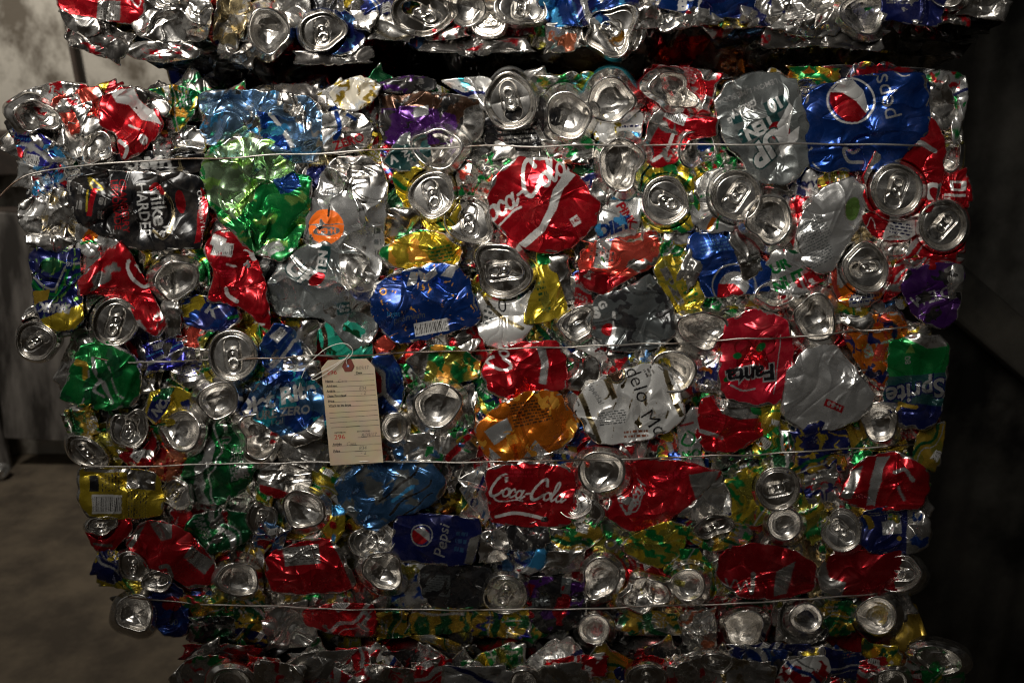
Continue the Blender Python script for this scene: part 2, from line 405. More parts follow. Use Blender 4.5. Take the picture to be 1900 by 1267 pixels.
def can_end(kind, cx, cy, rx, ry, rot, lay, tilt, crush, neck, tabang, mouth, seed, yo, sq=None):
    rng = np.random.default_rng(seed)
    pr, phh = LID if kind == 'lid' else BOT
    rmax = pr[-1]
    N = int(np.clip(2.4 * max(rx, ry) * 0.78, 44, 110))
    rho, ph = disc_grid(N)
    # spend rows evenly; a few on the wall
    q = np.interp(rho, [0, .86, 1], [0, 1.05, rmax])
    g = 1 + crush * 0.10 * sum(np.sin(k * ph + rng.uniform(0, 6.28)) * w for k, w in ((2, 1), (3, .8), (4, .45), (5, .4)))
    u, v = q * np.cos(ph), -q * np.sin(ph)                    # end space, v up
    R = 0.5 * (rx + ry)
    h = np.interp(q, pr, phh)
    if kind == 'lid':
        ta = math.radians(tabang or 0); tu = u * math.cos(ta) + v * math.sin(ta); tv = -u * math.sin(ta) + v * math.cos(ta)
        d = stadium(tu + .02, tv, .36, .36)                   # sunk field round the tab
        h = h - .06 * np.clip(-d / .05, 0, 1) * (q < .78)
        d2 = np.hypot((tu - .42) / .29, tv / .31)             # mouth
        if mouth: h = np.where((d2 < 1) & (q < .8), h - .75 * np.clip((1 - d2) / .12, 0, 1), h)
        else: h = h - .03 * np.exp(-((d2 - 1) / .10) ** 2) * (q < .78)
        h = h + .045 * np.exp(-((np.hypot(tu, tv)) / .08) ** 2)
    px, py = u * rx, v * ry
    f = 0
    for _ in range(2 if kind == 'bot' else 1):                # folds across the end
        a = rng.uniform(0, math.pi); dd = (px * math.cos(a) + py * math.sin(a)) / R - rng.uniform(-.45, .45)
        al = (-px * math.sin(a) + py * math.cos(a)) / R - rng.uniform(-.4, .4)
        f = f - rng.uniform(.12, .36) * np.exp(-np.abs(dd) / rng.uniform(.10, .30)) * rng.choice([1, 1, -.5]) * np.exp(-(al / .7) ** 2)
    if crush > .65: f = f + facets(px, py, rng, R * .8, R * .055, 1.3, rng.uniform(0, 3)) / R
    f = f + 0.045 * waves(px / R, py / R, 2.2, rng)
    h = h + crush * f
    hp = h * R
    a = math.radians(rot)
    lim_r = 1.13 if kind == 'lid' else 1.0                     # behind the shoulder the wall runs straight back
    sh = np.where(q > lim_r, (lim_r + (q - lim_r) * .12) / np.maximum(q, 1e-6), 1.0)
    ex, ey = u * rx * g * sh, v * ry * g * sh
    x = cx + ex * math.cos(a) - ey * math.sin(a); y = cy - (ex * math.sin(a) + ey * math.cos(a))
    hp = hp + lay + tilt[0] * (x - cx) + tilt[1] * (y - cy)
    x = x - hp * tilt[0] * .35; y = y - hp * tilt[1] * .35
    ink = np.empty((len(q), 4)); ink[:] = K['alu']
    lim = 1.10 if kind == 'lid' else .96
    ink[q + .03 * np.sin(3 * ph + seed) > lim] = K[neck]
    O = pix(cx, cy, 0, yo)
    me = mesh_np('can_end', pix(x, y, hp, yo) - O, grid_faces(N, N, True), ink)
    tabme = None
    if kind == 'lid' and tabang is not None:
        M = 34; r2, p2 = disc_grid(M)
        # stadium outline of the tab, half length .36, half width .215
        l, w = .22, .25
        c, s = np.abs(np.cos(p2)), np.abs(np.sin(p2))
        Rr = np.where(s * l <= c * w, l * c + np.sqrt(np.maximum(w * w - (l * s) ** 2, 0)), w / np.maximum(s, 1e-6))
        tu, tv = r2 * Rr * np.cos(p2), r2 * Rr * np.sin(p2)
        hh = .075 - .20 * np.clip((r2 - .8) / .2, 0, 1) ** 2 + .03 * np.exp(-((r2 - .78) / .12) ** 2)
        hole = np.hypot((tu + .20) / .135, tv / .155)
        hh = np.where(hole < 1, -.16, hh + .03 * np.exp(-((hole - 1.15) / .2) ** 2))
        riv = np.hypot(tu - .14, tv)
        hh = hh + .05 * np.exp(-(riv / .06) ** 2) - .03 * np.exp(-((riv - .12) / .03) ** 2)
        tu = tu - .10
        ta = math.radians(tabang + rng.uniform(-4, 4))
        u2, v2 = tu * math.cos(ta) - tv * math.sin(ta), tu * math.sin(ta) + tv * math.cos(ta)
        px2, py2 = u2 * rx, v2 * ry
        # seat the tab on the panel, following its folds at the centre
        i0 = np.argmin(q)
        lift = (-.085 + crush * (f[i0] if np.ndim(f) else 0)) * R
        x2 = cx + px2 * math.cos(a) - py2 * math.sin(a); y2 = cy - (px2 * math.sin(a) + py2 * math.cos(a))
        h2 = hh * R + lift + lay + tilt[0] * (x2 - cx) + tilt[1] * (y2 - cy) + crush * R * .16 * (u2 - .0) * rng.uniform(-1, 1)
        x2 = x2 - h2 * tilt[0] * .35; y2 = y2 - h2 * tilt[1] * .35
        ik = np.empty((len(x2), 4)); ik[:] = K['alu']
        tabme = mesh_np('pull_tab', pix(x2, y2, h2, yo) - O, grid_faces(M, M), ik)
    return me, tabme, O

# ------------------------------------------------------------------ materials
def new_mat(name):
    m = bpy.data.materials.new(name); m.use_nodes = True
    return m, m.node_tree.nodes, m.node_tree.links, m.node_tree.nodes['Principled BSDF']

def printed_alu(name='printed_aluminium', k=1.0, r0=.17, r1=.36):
    m, n, l, b = new_mat(name)
    at = n.new('ShaderNodeAttribute'); at.attribute_name = 'ink'
    tc = n.new('ShaderNodeTexCoord'); oi = n.new('ShaderNodeObjectInfo')
    ad = n.new('ShaderNodeVectorMath'); ad.operation = 'ADD'
    mu = n.new('ShaderNodeMath'); mu.operation = 'MULTIPLY'; mu.inputs[1].default_value = 37.0
    l.new(oi.outputs['Random'], mu.inputs[0]); l.new(tc.outputs['Object'], ad.inputs[0]); l.new(mu.outputs[0], ad.inputs[1])
    gr = n.new('ShaderNodeTexNoise'); gr.inputs['Scale'].default_value = 55; gr.inputs['Detail'].default_value = 6
    gr.inputs['Roughness'].default_value = .65
    l.new(ad.outputs[0], gr.inputs['Vector'])
    # grime: a thin brownish film in patches
    gm = n.new('ShaderNodeValToRGB'); gm.color_ramp.elements[0].position = .46; gm.color_ramp.elements[1].position = .76
    l.new(gr.outputs['Fac'], gm.inputs['Fac'])
    mg = n.new('ShaderNodeMix'); mg.data_type = 'RGBA'; mg.blend_type = 'MIX'
    sc = n.new('ShaderNodeMath'); sc.operation = 'MULTIPLY'; sc.inputs[1].default_value = .28
    l.new(gm.outputs['Color'], sc.inputs[0]); l.new(sc.outputs[0], mg.inputs['Factor'])
    l.new(at.outputs['Color'], mg.inputs['A']); mg.inputs['B'].default_value = (.10, .08, .06, 1)
    l.new(mg.outputs['Result'], b.inputs['Base Color'])
    mt = n.new('ShaderNodeMath'); mt.operation = 'MULTIPLY_ADD'; mt.inputs[1].default_value = -.5
    l.new(sc.outputs[0], mt.inputs[0]); l.new(at.outputs['Alpha'], mt.inputs[2]); l.new(mt.outputs[0], b.inputs['Metallic'])
    rr = n.new('ShaderNodeMapRange'); rr.inputs['From Min'].default_value = .3; rr.inputs['From Max'].default_value = .75
    rr.inputs['To Min'].default_value = r0; rr.inputs['To Max'].default_value = r1
    l.new(gr.outputs['Fac'], rr.inputs['Value']); l.new(rr.outputs['Result'], b.inputs['Roughness'])
    b.inputs['Coat Weight'].default_value = .4; b.inputs['Coat Roughness'].default_value = .05; b.inputs['Coat IOR'].default_value = 1.4; b.inputs['Specular IOR Level'].default_value = .3
    # fine dings
    v = n.new('ShaderNodeTexNoise'); v.inputs['Scale'].default_value = 260; v.inputs['Detail'].default_value = 3
    l.new(ad.outputs[0], v.inputs['Vector'])
    b1 = n.new('ShaderNodeBump'); b1.inputs['Strength'].default_value = .10 * k; b1.inputs['Distance'].default_value = .0012
    l.new(v.outputs['Fac'], b1.inputs['Height'])
    v2 = n.new('ShaderNodeTexNoise'); v2.noise_type = 'RIDGED_MULTIFRACTAL'; v2.inputs['Scale'].default_value = 46
    v2.inputs['Detail'].default_value = 2.5; v2.inputs['Roughness'].default_value = .55; v2.inputs['Distortion'].default_value = .4
    l.new(ad.outputs[0], v2.inputs['Vector'])
    b2 = n.new('ShaderNodeBump'); b2.inputs['Strength'].default_value = .55 * k; b2.inputs['Distance'].default_value = .0016
    l.new(v2.outputs['Fac'], b2.inputs['Height']); l.new(b1.outputs['Normal'], b2.inputs['Normal'])
    l.new(b2.outputs['Normal'], b.inputs['Normal'])
    return m
M_CAN = printed_alu()
M_END = printed_alu('bare_can_end', .15, .17, .32)

def simple(name, col, rough=.6, metal=0.0, noise=None, col2=None, bump=0.0, scale=8.0, detail=8, stretch=(1, 1, 1), lo=.36, hi=.68):
    m, n, l, b = new_mat(name)
    b.inputs['Roughness'].default_value = rough; b.inputs['Metallic'].default_value = metal
    b.inputs['Base Color'].default_value = (*col, 1)
    if col2:
        tc = n.new('ShaderNodeTexCoord'); z = n.new('ShaderNodeTexNoise'); z.inputs['Scale'].default_value = scale
        z.inputs['Detail'].default_value = detail; z.inputs['Roughness'].default_value = .65
        mp = n.new('ShaderNodeMapping'); mp.inputs['Scale'].default_value = stretch
        l.new(tc.outputs['Object'], mp.inputs['Vector']); l.new(mp.outputs['Vector'], z.inputs['Vector'])
        r = n.new('ShaderNodeValToRGB'); r.color_ramp.elements[0].color = (*col, 1); r.color_ramp.elements[1].color = (*col2, 1)
        r.color_ramp.elements[0].position = lo; r.color_ramp.elements[1].position = hi
        l.new(z.outputs['Fac'], r.inputs['Fac']); l.new(r.outputs['Color'], b.inputs['Base Color'])
        if bump:
            u = n.new('ShaderNodeBump'); u.inputs['Strength'].default_value = bump; u.inputs['Distance'].default_value = .01
            l.new(z.outputs['Fac'], u.inputs['Height']); l.new(u.outputs['Normal'], b.inputs['Normal'])
    return m

def box_mesh(name, x0, x1, y0, y1, z0, z1):
    V = np.array([(x, y, z) for x in (x0, x1) for y in (y0, y1) for z in (z0, z1)])
    F = [(0, 1, 3, 2), (4, 6, 7, 5), (0, 4, 5, 1), (2, 3, 7, 6), (0, 2, 6, 4), (1, 5, 7, 3)]
    return mesh_np(name, V, F, smooth=False)

def tube(name, pts, r, k=8):
    P = np.array(pts, float); n = len(P)
    T = np.gradient(P, axis=0); T /= np.linalg.norm(T, axis=1)[:, None]
    up = np.array([.13, .21, .97]); A = np.cross(T, up); A /= np.linalg.norm(A, axis=1)[:, None]; B = np.cross(T, A)
    t = np.linspace(0, 2 * math.pi, k, endpoint=False)
    rr = np.broadcast_to(r, (n,))[:, None, None]
    V = P[:, None] + rr * (np.cos(t)[None, :, None] * A[:, None] + np.sin(t)[None, :, None] * B[:, None])
    i = np.arange(n - 1)[:, None] * k; j = np.arange(k)[None]; j1 = (j + 1) % k
    F = np.stack([i + j, i + j1, i + k + j1, i + k + j], -1).reshape(-1, 4)
    return mesh_np(name, V.reshape(-1, 3), F)

# ------------------------------------------------------------------ the setting
M_FLOOR = simple('stained_concrete', (.07, .054, .037), .8, 0, True, (.165, .13, .088), .35, 5, 10, (1, 1, 1), .40, .64)
M_WALL = simple('old_plaster', (.13, .11, .085), .9, 0, True, (.50, .47, .41), .7, 5.5, 10, (1, 1, .7), .40, .56)
M_BOARD = simple('grey_sheet', (.035, .03, .026), .7, .1, True, (.24, .22, .20), .4, 4, 10, (2.2, 2.2, .45), .42, .62)
M_BEAM = simple('dark_wood', (.014, .010, .008), .8, 0, True, (.07, .048, .034), .3, 6)
M_DARK = simple('shade_dark', (.008, .0075, .0065), .8, .1, True, (.09, .08, .062), .6, 4)  # near-black tone puts the shade of the right side into the colour

def sheet(name, x0, x1, y0, y1, z, mat):
    me = mesh_np(name, np.array([(x0, y0, z), (x1, y0, z), (x1, y1, z), (x0, y1, z)]), [(0, 1, 2, 3)], smooth=False)
    o = link(name, me, mat); o['kind'] = 'structure'; return o
fl = sheet('floor', -6, 6, -6, 3, 0.0, M_FLOOR); tag(fl, 'brownish stained concrete floor beside the stacked bales', None, kind='structure')

def block(name, x0, x1, y0, y1, z0, z1, mat, bev=.004, parent=None):
    me = box_mesh(name, x0, x1, y0, y1, z0, z1)
    o = link(name, me, mat, parent)
    b = o.modifiers.new('bevel', 'BEVEL'); b.width = bev; b.segments = 2
    return o
wall = block('wall', -6, -.2, 2.32, 2.5, 0, 4.2, M_WALL); tag(wall, 'pale stained plaster wall in the blurred left background', 'wall')
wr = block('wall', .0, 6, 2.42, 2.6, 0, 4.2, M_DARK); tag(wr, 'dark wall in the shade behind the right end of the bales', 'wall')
# dark timber rail and grey sheets along the lower wall
rail = block('timber_rail', -4.5, -1.0, 2.22, 2.315, 1.14, 1.30, M_BEAM, .01); tag(rail, 'dark brown timber rail across the plaster wall at left', 'rail')
rail2 = block('timber_rail', -4.5, -1.0, 2.24, 2.315, .90, 1.02, M_BEAM, .01); tag(rail2, 'lower dark timber rail above the grey sheets at left', 'rail')
for i, (x0, x1, tl) in enumerate([(-2.62, -1.98, 0), (-1.93, -1.15, .0)]):
    s = block('metal_sheet', x0, x1, 2.17, 2.19, .0, .88, M_BOARD, .003)
    s.rotation_euler = (math.radians(-2.5), math.radians(-4 + 7 * i), 0); s.location = (0.0 - i * .05, 0.0, .12 * i + .01)
    tag(s, ['grey metal sheet against the wall at the far left edge', 'wider grey metal sheet against the wall beside the bale'][i], 'metal sheet', 'grey sheets leaning on the wall')
pipe = link('conduit', tube('conduit', [(-1.62, 2.3, 4.0), (-1.60, 2.3, 2.2), (-1.55, 2.29, 1.32)], .012), M_BEAM)
tag(pipe, 'thin dark conduit running down the plaster wall at upper left', 'conduit')
# dark corrugated sheet at right
xs = np.linspace(.80, 2.3, 180); n = len(xs)
V = np.concatenate([np.stack([xs, .85 + .004 * np.sin(xs * 31) + .003 * np.sin(xs * 83), np.full(n, z)], -1) for z in (.0, 2.5)])
F = np.stack([np.arange(n - 1), np.arange(1, n), n + np.arange(1, n), n + np.arange(n - 1)], -1)
M_CORR = simple('shade_dark_sheet', (.012, .011, .009), .7, .2, True, (.15, .14, .12), .5, 4)  # the sheet's dark colour stands in for the shade around it
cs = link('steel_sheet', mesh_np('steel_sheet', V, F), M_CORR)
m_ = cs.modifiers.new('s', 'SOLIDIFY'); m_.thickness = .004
tag(cs, 'dark steel sheet standing in shadow at the right', 'metal sheet')
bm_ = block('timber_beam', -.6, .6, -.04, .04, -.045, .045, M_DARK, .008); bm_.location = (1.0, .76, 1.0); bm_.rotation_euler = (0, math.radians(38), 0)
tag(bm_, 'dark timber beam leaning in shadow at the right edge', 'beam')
# litter by the wall
def litter(name, x, y, r, col, label, seed):
    rng = np.random.default_rng(seed); n, m = 24, 32
    th = np.linspace(.02, math.pi - .02, n)[:, None]; ph = np.linspace(0, 2 * math.pi, m)[None]
    q = r * (1 + .16 * np.abs(np.sin(3 * ph + 2 * th + seed)) + .12 * np.sin(5 * th + 4 * ph))
    V = np.stack([q * np.sin(th) * np.cos(ph), q * np.sin(th) * np.sin(ph), q * np.cos(th) * .8 + 0 * ph], -1).reshape(-1, 3)
    ink = np.empty((len(V), 4)); ink[:] = K[col]
    o = link(name, mesh_np(name, V, grid_faces(n, m), ink), M_CAN, loc=(x, y, r * .8)); tag(o, label, 'litter')
litter('crumpled_can', -1.98, 2.10, .033, 'pale', 'pale crumpled can lying on the floor against the wall', 3)

# ------------------------------------------------------------------ packed scrap inside each bale
def vec_noise(P, rng, lam, n=7):
    s = 0
    for _ in range(n):
        k = rng.normal(size=3); k *= 2 * math.pi / (lam * rng.uniform(.6, 1.5)) / np.linalg.norm(k)
        s = s + np.sin(P @ k + rng.uniform(0, 6.28))
    return s / math.sqrt(n / 2)

def scrap_core(label, x0, x1, y0, y1, z0, z1, seed, step=.0058, sag=0, spots=(), yo=0.0):
    rng = np.random.default_rng(seed); Vs, Fs, off = [], [], 0
    def face(o, a, b, la, lb, st):
        nonlocal off
        na, nb = max(4, int(la / st)), max(4, int(lb / st))
        s, t = np.meshgrid(np.linspace(0, la, na), np.linspace(0, lb, nb), indexing='ij')
        Vs.append((np.array(o) + s[..., None] * np.array(a) + t[..., None] * np.array(b)).reshape(-1, 3))
        Fs.append(grid_faces(na, nb) + off); off += na * nb
    X, Y, Z = x1 - x0, y1 - y0, z1 - z0
    face((x0, y0, z0), (1, 0, 0), (0, 0, 1), X, Z, step)
    for x in (x0, x1): face((x, y0, z0), (0, 1, 0), (0, 0, 1), Y, Z, step * 1.3)
    for z in (z0, z1): face((x0, y0, z), (1, 0, 0), (0, 1, 0), X, Y, step * 1.3)
    face((x0, y1, z0), (1, 0, 0), (0, 0, 1), X, Z, .02)
    P = np.concatenate(Vs)
    D = np.stack([np.abs(vec_noise(P, rng, .085)) * .016 - np.abs(vec_noise(P, rng, .036)) * .009 + vec_noise(P, rng, .022) * .003 for _ in range(3)], -1)
    S = rng.uniform((x0, y0, z0), (x1, y1, z1), (int(900), 3)); S[:520, 1] = y0
    names = ['alu'] * 5 + ['dull'] * 5 + ['dark'] * 4 + ['red'] * 3 + ['dred', 'green', 'dgreen', 'yellow', 'ochre', 'yellow', 'navy', 'blue', 'white', 'steel', 'black', 'gold', 'orange', 'char']
    cid = rng.integers(0, len(names), len(S)); pal = np.array([K[k] for k in names])
    Q = P + np.stack([vec_noise(P, rng, .05) * .01 for _ in range(3)], -1)
    if sag:                                                       # the underside settles on the bale below
        D[:, 2] -= sag * np.clip((P[:, 1] - y0 - .05) / .15, 0, 1) * (P[:, 2] < z0 + .02)
    best = np.full(len(P), 1e9); ink = np.zeros((len(P), 4))
    for s, c in zip(S, cid):
        d = ((Q - s) ** 2).sum(1); m = d < best; best[m] = d[m]; ink[m] = pal[c]
    V = [P + D]; inks = [ink]; off = len(P)
    for x, y in spots:                                            # loose torn pieces pressed in behind the whole cans
        sh = (x, y, rng.uniform(64, 130), rng.uniform(52, 96), rng.uniform(0, 180))
        base = SHARD[rng.integers(len(SHARD))]
        dec = [('n', SHARD[rng.integers(len(SHARD))], rng.uniform(26, 60), rng.uniform(.3, 1.1)) for _ in range(rng.integers(1, 3))]
        v, f, k = can_body(sh, base, dec, cr=rng.uniform(.5, 1.05), lay=rng.uniform(-30, -14), H=4, tx=rng.uniform(-.3, .3), ty=rng.uniform(-.35, .25), seed=int(rng.integers(1e6)), yo=yo, dens=.5, skirt=40, raw=True)
        V.append(v); Fs.append(f + off); inks.append(k); off += len(v)
    o = link('packed_scrap', mesh_np('packed_scrap', np.concatenate(V), np.concatenate(Fs), np.concatenate(inks)), M_CAN)
    tag(o, label, 'scrap', kind='stuff')
YU, YM, YL = 0.0, 0.0, -0.045
SHARD = ['alu'] * 5 + ['dull'] * 8 + ['pale'] * 2 + ['dark'] * 5 + ['red', 'ochre', 'yellow', 'dgreen', 'olive', 'dred', 'green'] + ['red', 'dred', 'red', 'green', 'dgreen', 'yellow', 'ochre', 'olive', 'navy', 'blue', 'white', 'steel', 'black', 'gold', 'char', 'orred']
def spots(u0, u1, v0, v1, dx, dy, seed):
    r = np.random.default_rng(seed); out = []
    for v in np.arange(v0, v1, dy):
        a, b = u0(v), u1(v)
        for u in np.arange(a, b, dx): out.append((min(max(u + r.uniform(-.4, .4) * dx, a), b), v + r.uniform(-.4, .4) * dy))
    return out
scrap_core('crumpled coloured foil packed between the cans of the middle bale', -.495, .475, .036, .70, .80, 1.452, 11,
           spots=spots(lambda v: 62 + (v - 190) * .2, lambda v: 1750 - (v - 150) * .09, 200, 1158, 72, 58, 1))
scrap_core('crumpled coloured foil packed between the cans of the upper bale', -.455, .53, .036, .70, 1.55, 2.15, 12, sag=.075,
           spots=spots(lambda v: 165, lambda v: 1820, -30, 54, 72, 44, 2))
scrap_core('crumpled coloured foil packed between the cans of the bottom bale', -.425, .56, .005, .68, .06, .745, 13,
           spots=spots(lambda v: 375, lambda v: 1745, 1248, 1300, 70, 40, 3), yo=YL)

# ------------------------------------------------------------------ can builders
LM = []            # landmarks for the labels: phrase, x, y
CANS = []          # root, base label, x, y, group, own
GR = ['crushed cans in the tied middle bale', 'crushed cans in the upper bale', 'crushed cans in the bottom bale']
BALE = 1; _n = [0]

def _yo(): return (YU, YM, YL)[{0: 1, 1: 0, 2: 2}[BALE]]
def P(label, shape, base, decals=(), lm=None, **kw):
    _n[0] += 1
    kw.setdefault('seed', 100 + _n[0]); kw.setdefault('yo', _yo())
    me, O, (cx, cy) = can_body(shape, base, decals, **kw)
    me.name = 'crushed_can'
    o = link('crushed_can', me, M_CAN, loc=O)
    CANS.append((o, label, cx, cy, GR[BALE], lm is not None))
    if lm: LM.append((lm, cx, cy))
    return o

def E(label, kind, cx, cy, rx, ry=None, rot=0, lay=16, tilt=None, crush=.5, neck='alu', tab=None, mouth=0, body=None, lm=None, seed=None, yo=None):
    _n[0] += 1
    seed = seed or 100 + _n[0]; ry = ry or rx; yo = _yo() if yo is None else yo
    rng = np.random.default_rng(seed)
    if tilt is None: tilt = (rng.uniform(-.42, .42), rng.uniform(-.38, .3))
    crush *= 1.2; k = 1.10 if kind == 'bot' else 1.05; rx, ry = rx * k, ry * k
    em, tm, O = can_end(kind, cx, cy, rx, ry, rot, lay + 6, tilt, crush, neck, tab, mouth, seed, yo)
    root = empty('crushed_can', O)
    e = link('can_end', em, M_END, root)
    if tm: link('pull_tab', tm, M_END, e)
    if body:
        bm, O2, _ = can_body(body[0], body[1], body[2] if len(body) > 2 else (), **{'seed': seed + 7, 'yo': yo, 'lay': 0, 'H': 6, 'pit': (cx, cy, (rx + ry) / 2 * 1.05), **(body[3] if len(body) > 3 else {})})
        link('can_body', bm, M_CAN, root, loc=O2 - O)
    CANS.append((root, label, cx, cy, GR[BALE], lm is not None))
    if lm: LM.append((lm, cx, cy))
    return root
G1 = [('n', 'green', 60, .3)]; GY = [('n', 'green', 55, .35), ('n', 'olive', 40, .9)]

# ================================================================== the middle bale
BALE = 0
# ---- top row
P('grimy grey crumpled can with red patches on the top left corner', [(15,190),(50,168),(110,152),(160,160),(170,195),(150,222),(95,222),(40,215)], 'dull', [('n','red',50,.5),('n','pale',40,.8)], cr=1.2, lay=-6, ty=-.25)
P('dull pinkish red can face', [(100,182),(180,160),(192,200),(150,245),(112,250),(98,215)], 'orred', [('n','dull',50,.9)], lay=0)
E('silver can bottom caved in', 'bot', 66,214,50,38, rot=-15, lay=18, crush=.9)
P('small silver crumpled can', (165,217,52,56,20), 'alu', cr=1.2, lay=6)
P('red and white torn can flattened to a wedge', [(186,190),(222,162),(262,165),(292,205),(302,236),(258,286),(226,294),(214,248),(188,236)], 'red', [('p','white',[(205,170),(262,160),(300,232),(262,222),(240,196),(215,190)]),('l','white',[(222,262),(236,275),(230,292)],7),('t','white','e',262,256,26,60,.2,.03),('l','white',[(240,232),(258,240)],4)], cr=1.25, lay=14, lm="the torn red-and-white can")
P('bare silver flap curling outward', [(250,160),(300,178),(318,200),(308,218),(285,208),(258,185)], 'alu', cr=.9, lay=18)
P('dark green crumpled can with amber flecks', [(262,175),(320,158),(366,172),(360,210),(330,245),(298,246),(285,215)], 'dgreen', [('n','amber',42,.75),('n','green',40,.3),('n','yellow',30,1.2)], cr=1.2, lay=2)
P('silver can with yellow rim crushed on its side', (325,272,100,62,10), 'alu', [('e','yellow',0,.07,.92),('n','pale',40,.9)], cr=1.3, lay=2)
E('silver caved-in can bottom', 'bot', 182,277,38,32, rot=20, lay=10, crush=1.1)
P('grey silver scrap-like flattened can', (133,262,50,62,-20), 'alu', [('n','dull',30,.3)], cr=1.2, lay=2)
P('shiny indigo and cyan crinkled can', [(24,228),(60,240),(95,262),(128,300),(115,322),(70,318),(35,290)], 'indigo', [('n','sky',34,.7),('n','alu',40,1.0),('c','red',33,284,11,9)], cr=1.4, lay=4)
P('bare foil-like silver can squeezed narrow', [(55,246),(85,252),(132,282),(126,300),(100,290),(62,264)], 'alu', cr=1.5, lay=9)
P('wide blue can with silver sheen', [(374,178),(430,168),(520,172),(572,182),(602,215),(600,292),(545,300),(470,262),(385,268)], 'ice', [('n','alu',75,.95),('p','blue',[(476,205),(515,215),(548,285),(490,262)]),('l','white',[(500,212),(528,245),(546,285)],8),('n','sky',60,1.25),('t','white','e',437,252,24,30,.2,.04)], cr=1.7, lay=6, lm='the wide blue can at upper left')
P('pale and bright green crinkled can', [(374,300),(432,256),(500,262),(548,276),(550,322),(577,335),(566,425),(522,482),(472,466),(430,430),(384,372)], 'green', [('p','mint',[(374,300),(432,250),(548,270),(552,318),(480,345),(440,410),(384,372)]),('l','lime',[(470,345),(440,395)],14),('n','lime',50,1.2),('p','blue',[(505,330),(545,322),(560,348),(520,360)]),('r','pale',506,462,34,22,30)], cr=1.5, lay=10, lm='the pale and bright green can')
P('silver can with red and blue lettering', [(598,215),(640,205),(672,212),(692,240),(680,272),(640,286),(602,282)], 'alu', [('t','red','ZERO',646,262,17,18,.0,.03),('l','blue',[(624,210),(630,240),(622,256)],9),('r','blue',652,218,22,7,-30)], lay=8)
P('dusty cream can with ochre stains', [(612,172),(640,150),(668,142),(708,158),(690,190),(660,206),(628,200)], 'cream', [('n','ochre',32,.85),('n','white',30,.9)], cr=1.4, lay=14)
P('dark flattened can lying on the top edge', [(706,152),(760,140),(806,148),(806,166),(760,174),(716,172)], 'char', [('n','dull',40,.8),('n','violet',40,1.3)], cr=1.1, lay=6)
P('purple and brown can with silver end', [(707,180),(760,170),(840,176),(888,188),(898,215),(884,262),(830,272),(760,268),(712,262)], 'brown', [('p','violet',[(707,200),(770,196),(846,214),(848,268),(712,272)]),('n','black',60,.75),('r','pale',782,206,26,18,5),('p','alu',[(862,205),(905,190),(900,280),(850,270)])], cr=1.2, lay=8, lm='the purple and brown can')
P('pale can with teal stripe along the top edge', [(820,150),(900,143),(922,160),(905,205),(878,196),(850,172)], 'pale', [('n','teal',46,.75),('n','white',40,.6)], lay=-2)
E('big can lid with raised tab', 'lid', 948,188,47,50, lay=20, tilt=(.12,-.06), crush=.25, tab=-75, mouth=1, neck='pale', lm="the big top-edge lid")
P('black can with fine grey print', [(898,222),(960,205),(1016,170),(1040,200),(1030,265),(960,278),(905,272)], 'black', [('s','dull',960,250,70,36,3,4),('r','dull',1002,248,10,34,25)], cr=.9, lay=2)
E('big silver can bottom tilted on a black can', 'bot', 1055,214,54,52, rot=10, lay=18, tilt=(.10,-.10), crush=.45, neck='black')
E('bright silver can bottom with teal edge', 'bot', 1133,184,58,48, rot=5, lay=22, tilt=(.05,-.22), crush=.6, neck='teal', lm="the teal-edged can bottom")
P('white can with small blue print', [(1098,222),(1150,205),(1192,212),(1186,258),(1140,268),(1105,258)], 'white', [('s','navy',1168,235,40,8,5,1),('l','sky',[(1160,247),(1195,252)],8),('n','yellow',30,1.5)], lay=4)
P('green and yellow can top hidden behind lids', (1075,152,170,26,0), 'green', [('n','ochre',60,.3),('n','alu',40,.9)], lay=-14, ty=-.5)
E('flattened silver can bottom with red sides', 'bot', 1246,170,56,40, rot=-8, lay=18, crush=1.2, neck='red', body=((1262,168,128,84,-6),'red',[('n','alu',60,.4)],{'cr':1.1}))
P('red can with white barcode corner', [(1195,285),(1205,225),(1228,200),(1270,212),(1330,222),(1326,252),(1280,262),(1255,300),(1215,310)], 'red', [('b','print',1250,215,50,20,-25),('s','dred',1222,250,18,18,0,3),('l','white',[(1250,245),(1236,280),(1212,298)],7),('n','dull',55,1.25),('p','alu',[(1195,285),(1205,215),(1228,200),(1236,208),(1205,268)])], cr=1.15, lay=10)
E('silver can bottom with a dented glossy dome', 'bot', 1152,304,54,56, rot=0, lay=20, tilt=(.06,.02), crush=.8, neck='teal')
E('grey can end with green print', 'bot', 1292,275,42,44, rot=0, lay=6, crush=.7, neck='pale', body=((1288,275,92,92,12),'pale',[('s','grey',1280,280,50,50,10,6)]))
P('big grey can printed with 10 and TEN', [(1328,190),(1352,158),(1396,138),(1440,140),(1476,152),(1494,215),(1512,258),(1500,305),(1462,338),(1405,335),(1378,300),(1345,262)], 'grey',
  [('t','pale','LEMON LIME SODA',1386,171,10,200,0,.01),('r','dteal',1440,196,44,26,206),('t','white','10',1437,195,22,206,0,.05),('r','dteal',1410,238,84,26,206),('t','white','TEN',1412,238,24,206,0,.05),('t','white','GREAT',1380,200,12,206,0,.03),('t','white','TASTING',1376,213,10,206,0,.03),('c','red',1446,243,20,17),('t','dteal','UP',1424,276,42,222,.2,.09),('t','white','UP',1424,276,42,222,.2,.04),('p','white',[(1464,190),(1471,200),(1463,250),(1447,264),(1442,234)]),('p','white',[(1484,234),(1480,258),(1450,294),(1445,274),(1456,256)]),('r','dteal',1368,222,18,14,20),('t','white','V',1361,216,10,20,0,.05),('s','smoke',1360,270,22,60,-30,7)], cr=.65, lay=14, H=12, lm="the topmost grey can")
P('yellow and green can on the top edge', (1508,142,98,34,-4), 'yellow', [('n','green',44,.25),('n','orange',40,1.1)], lay=-6, ty=-.3)
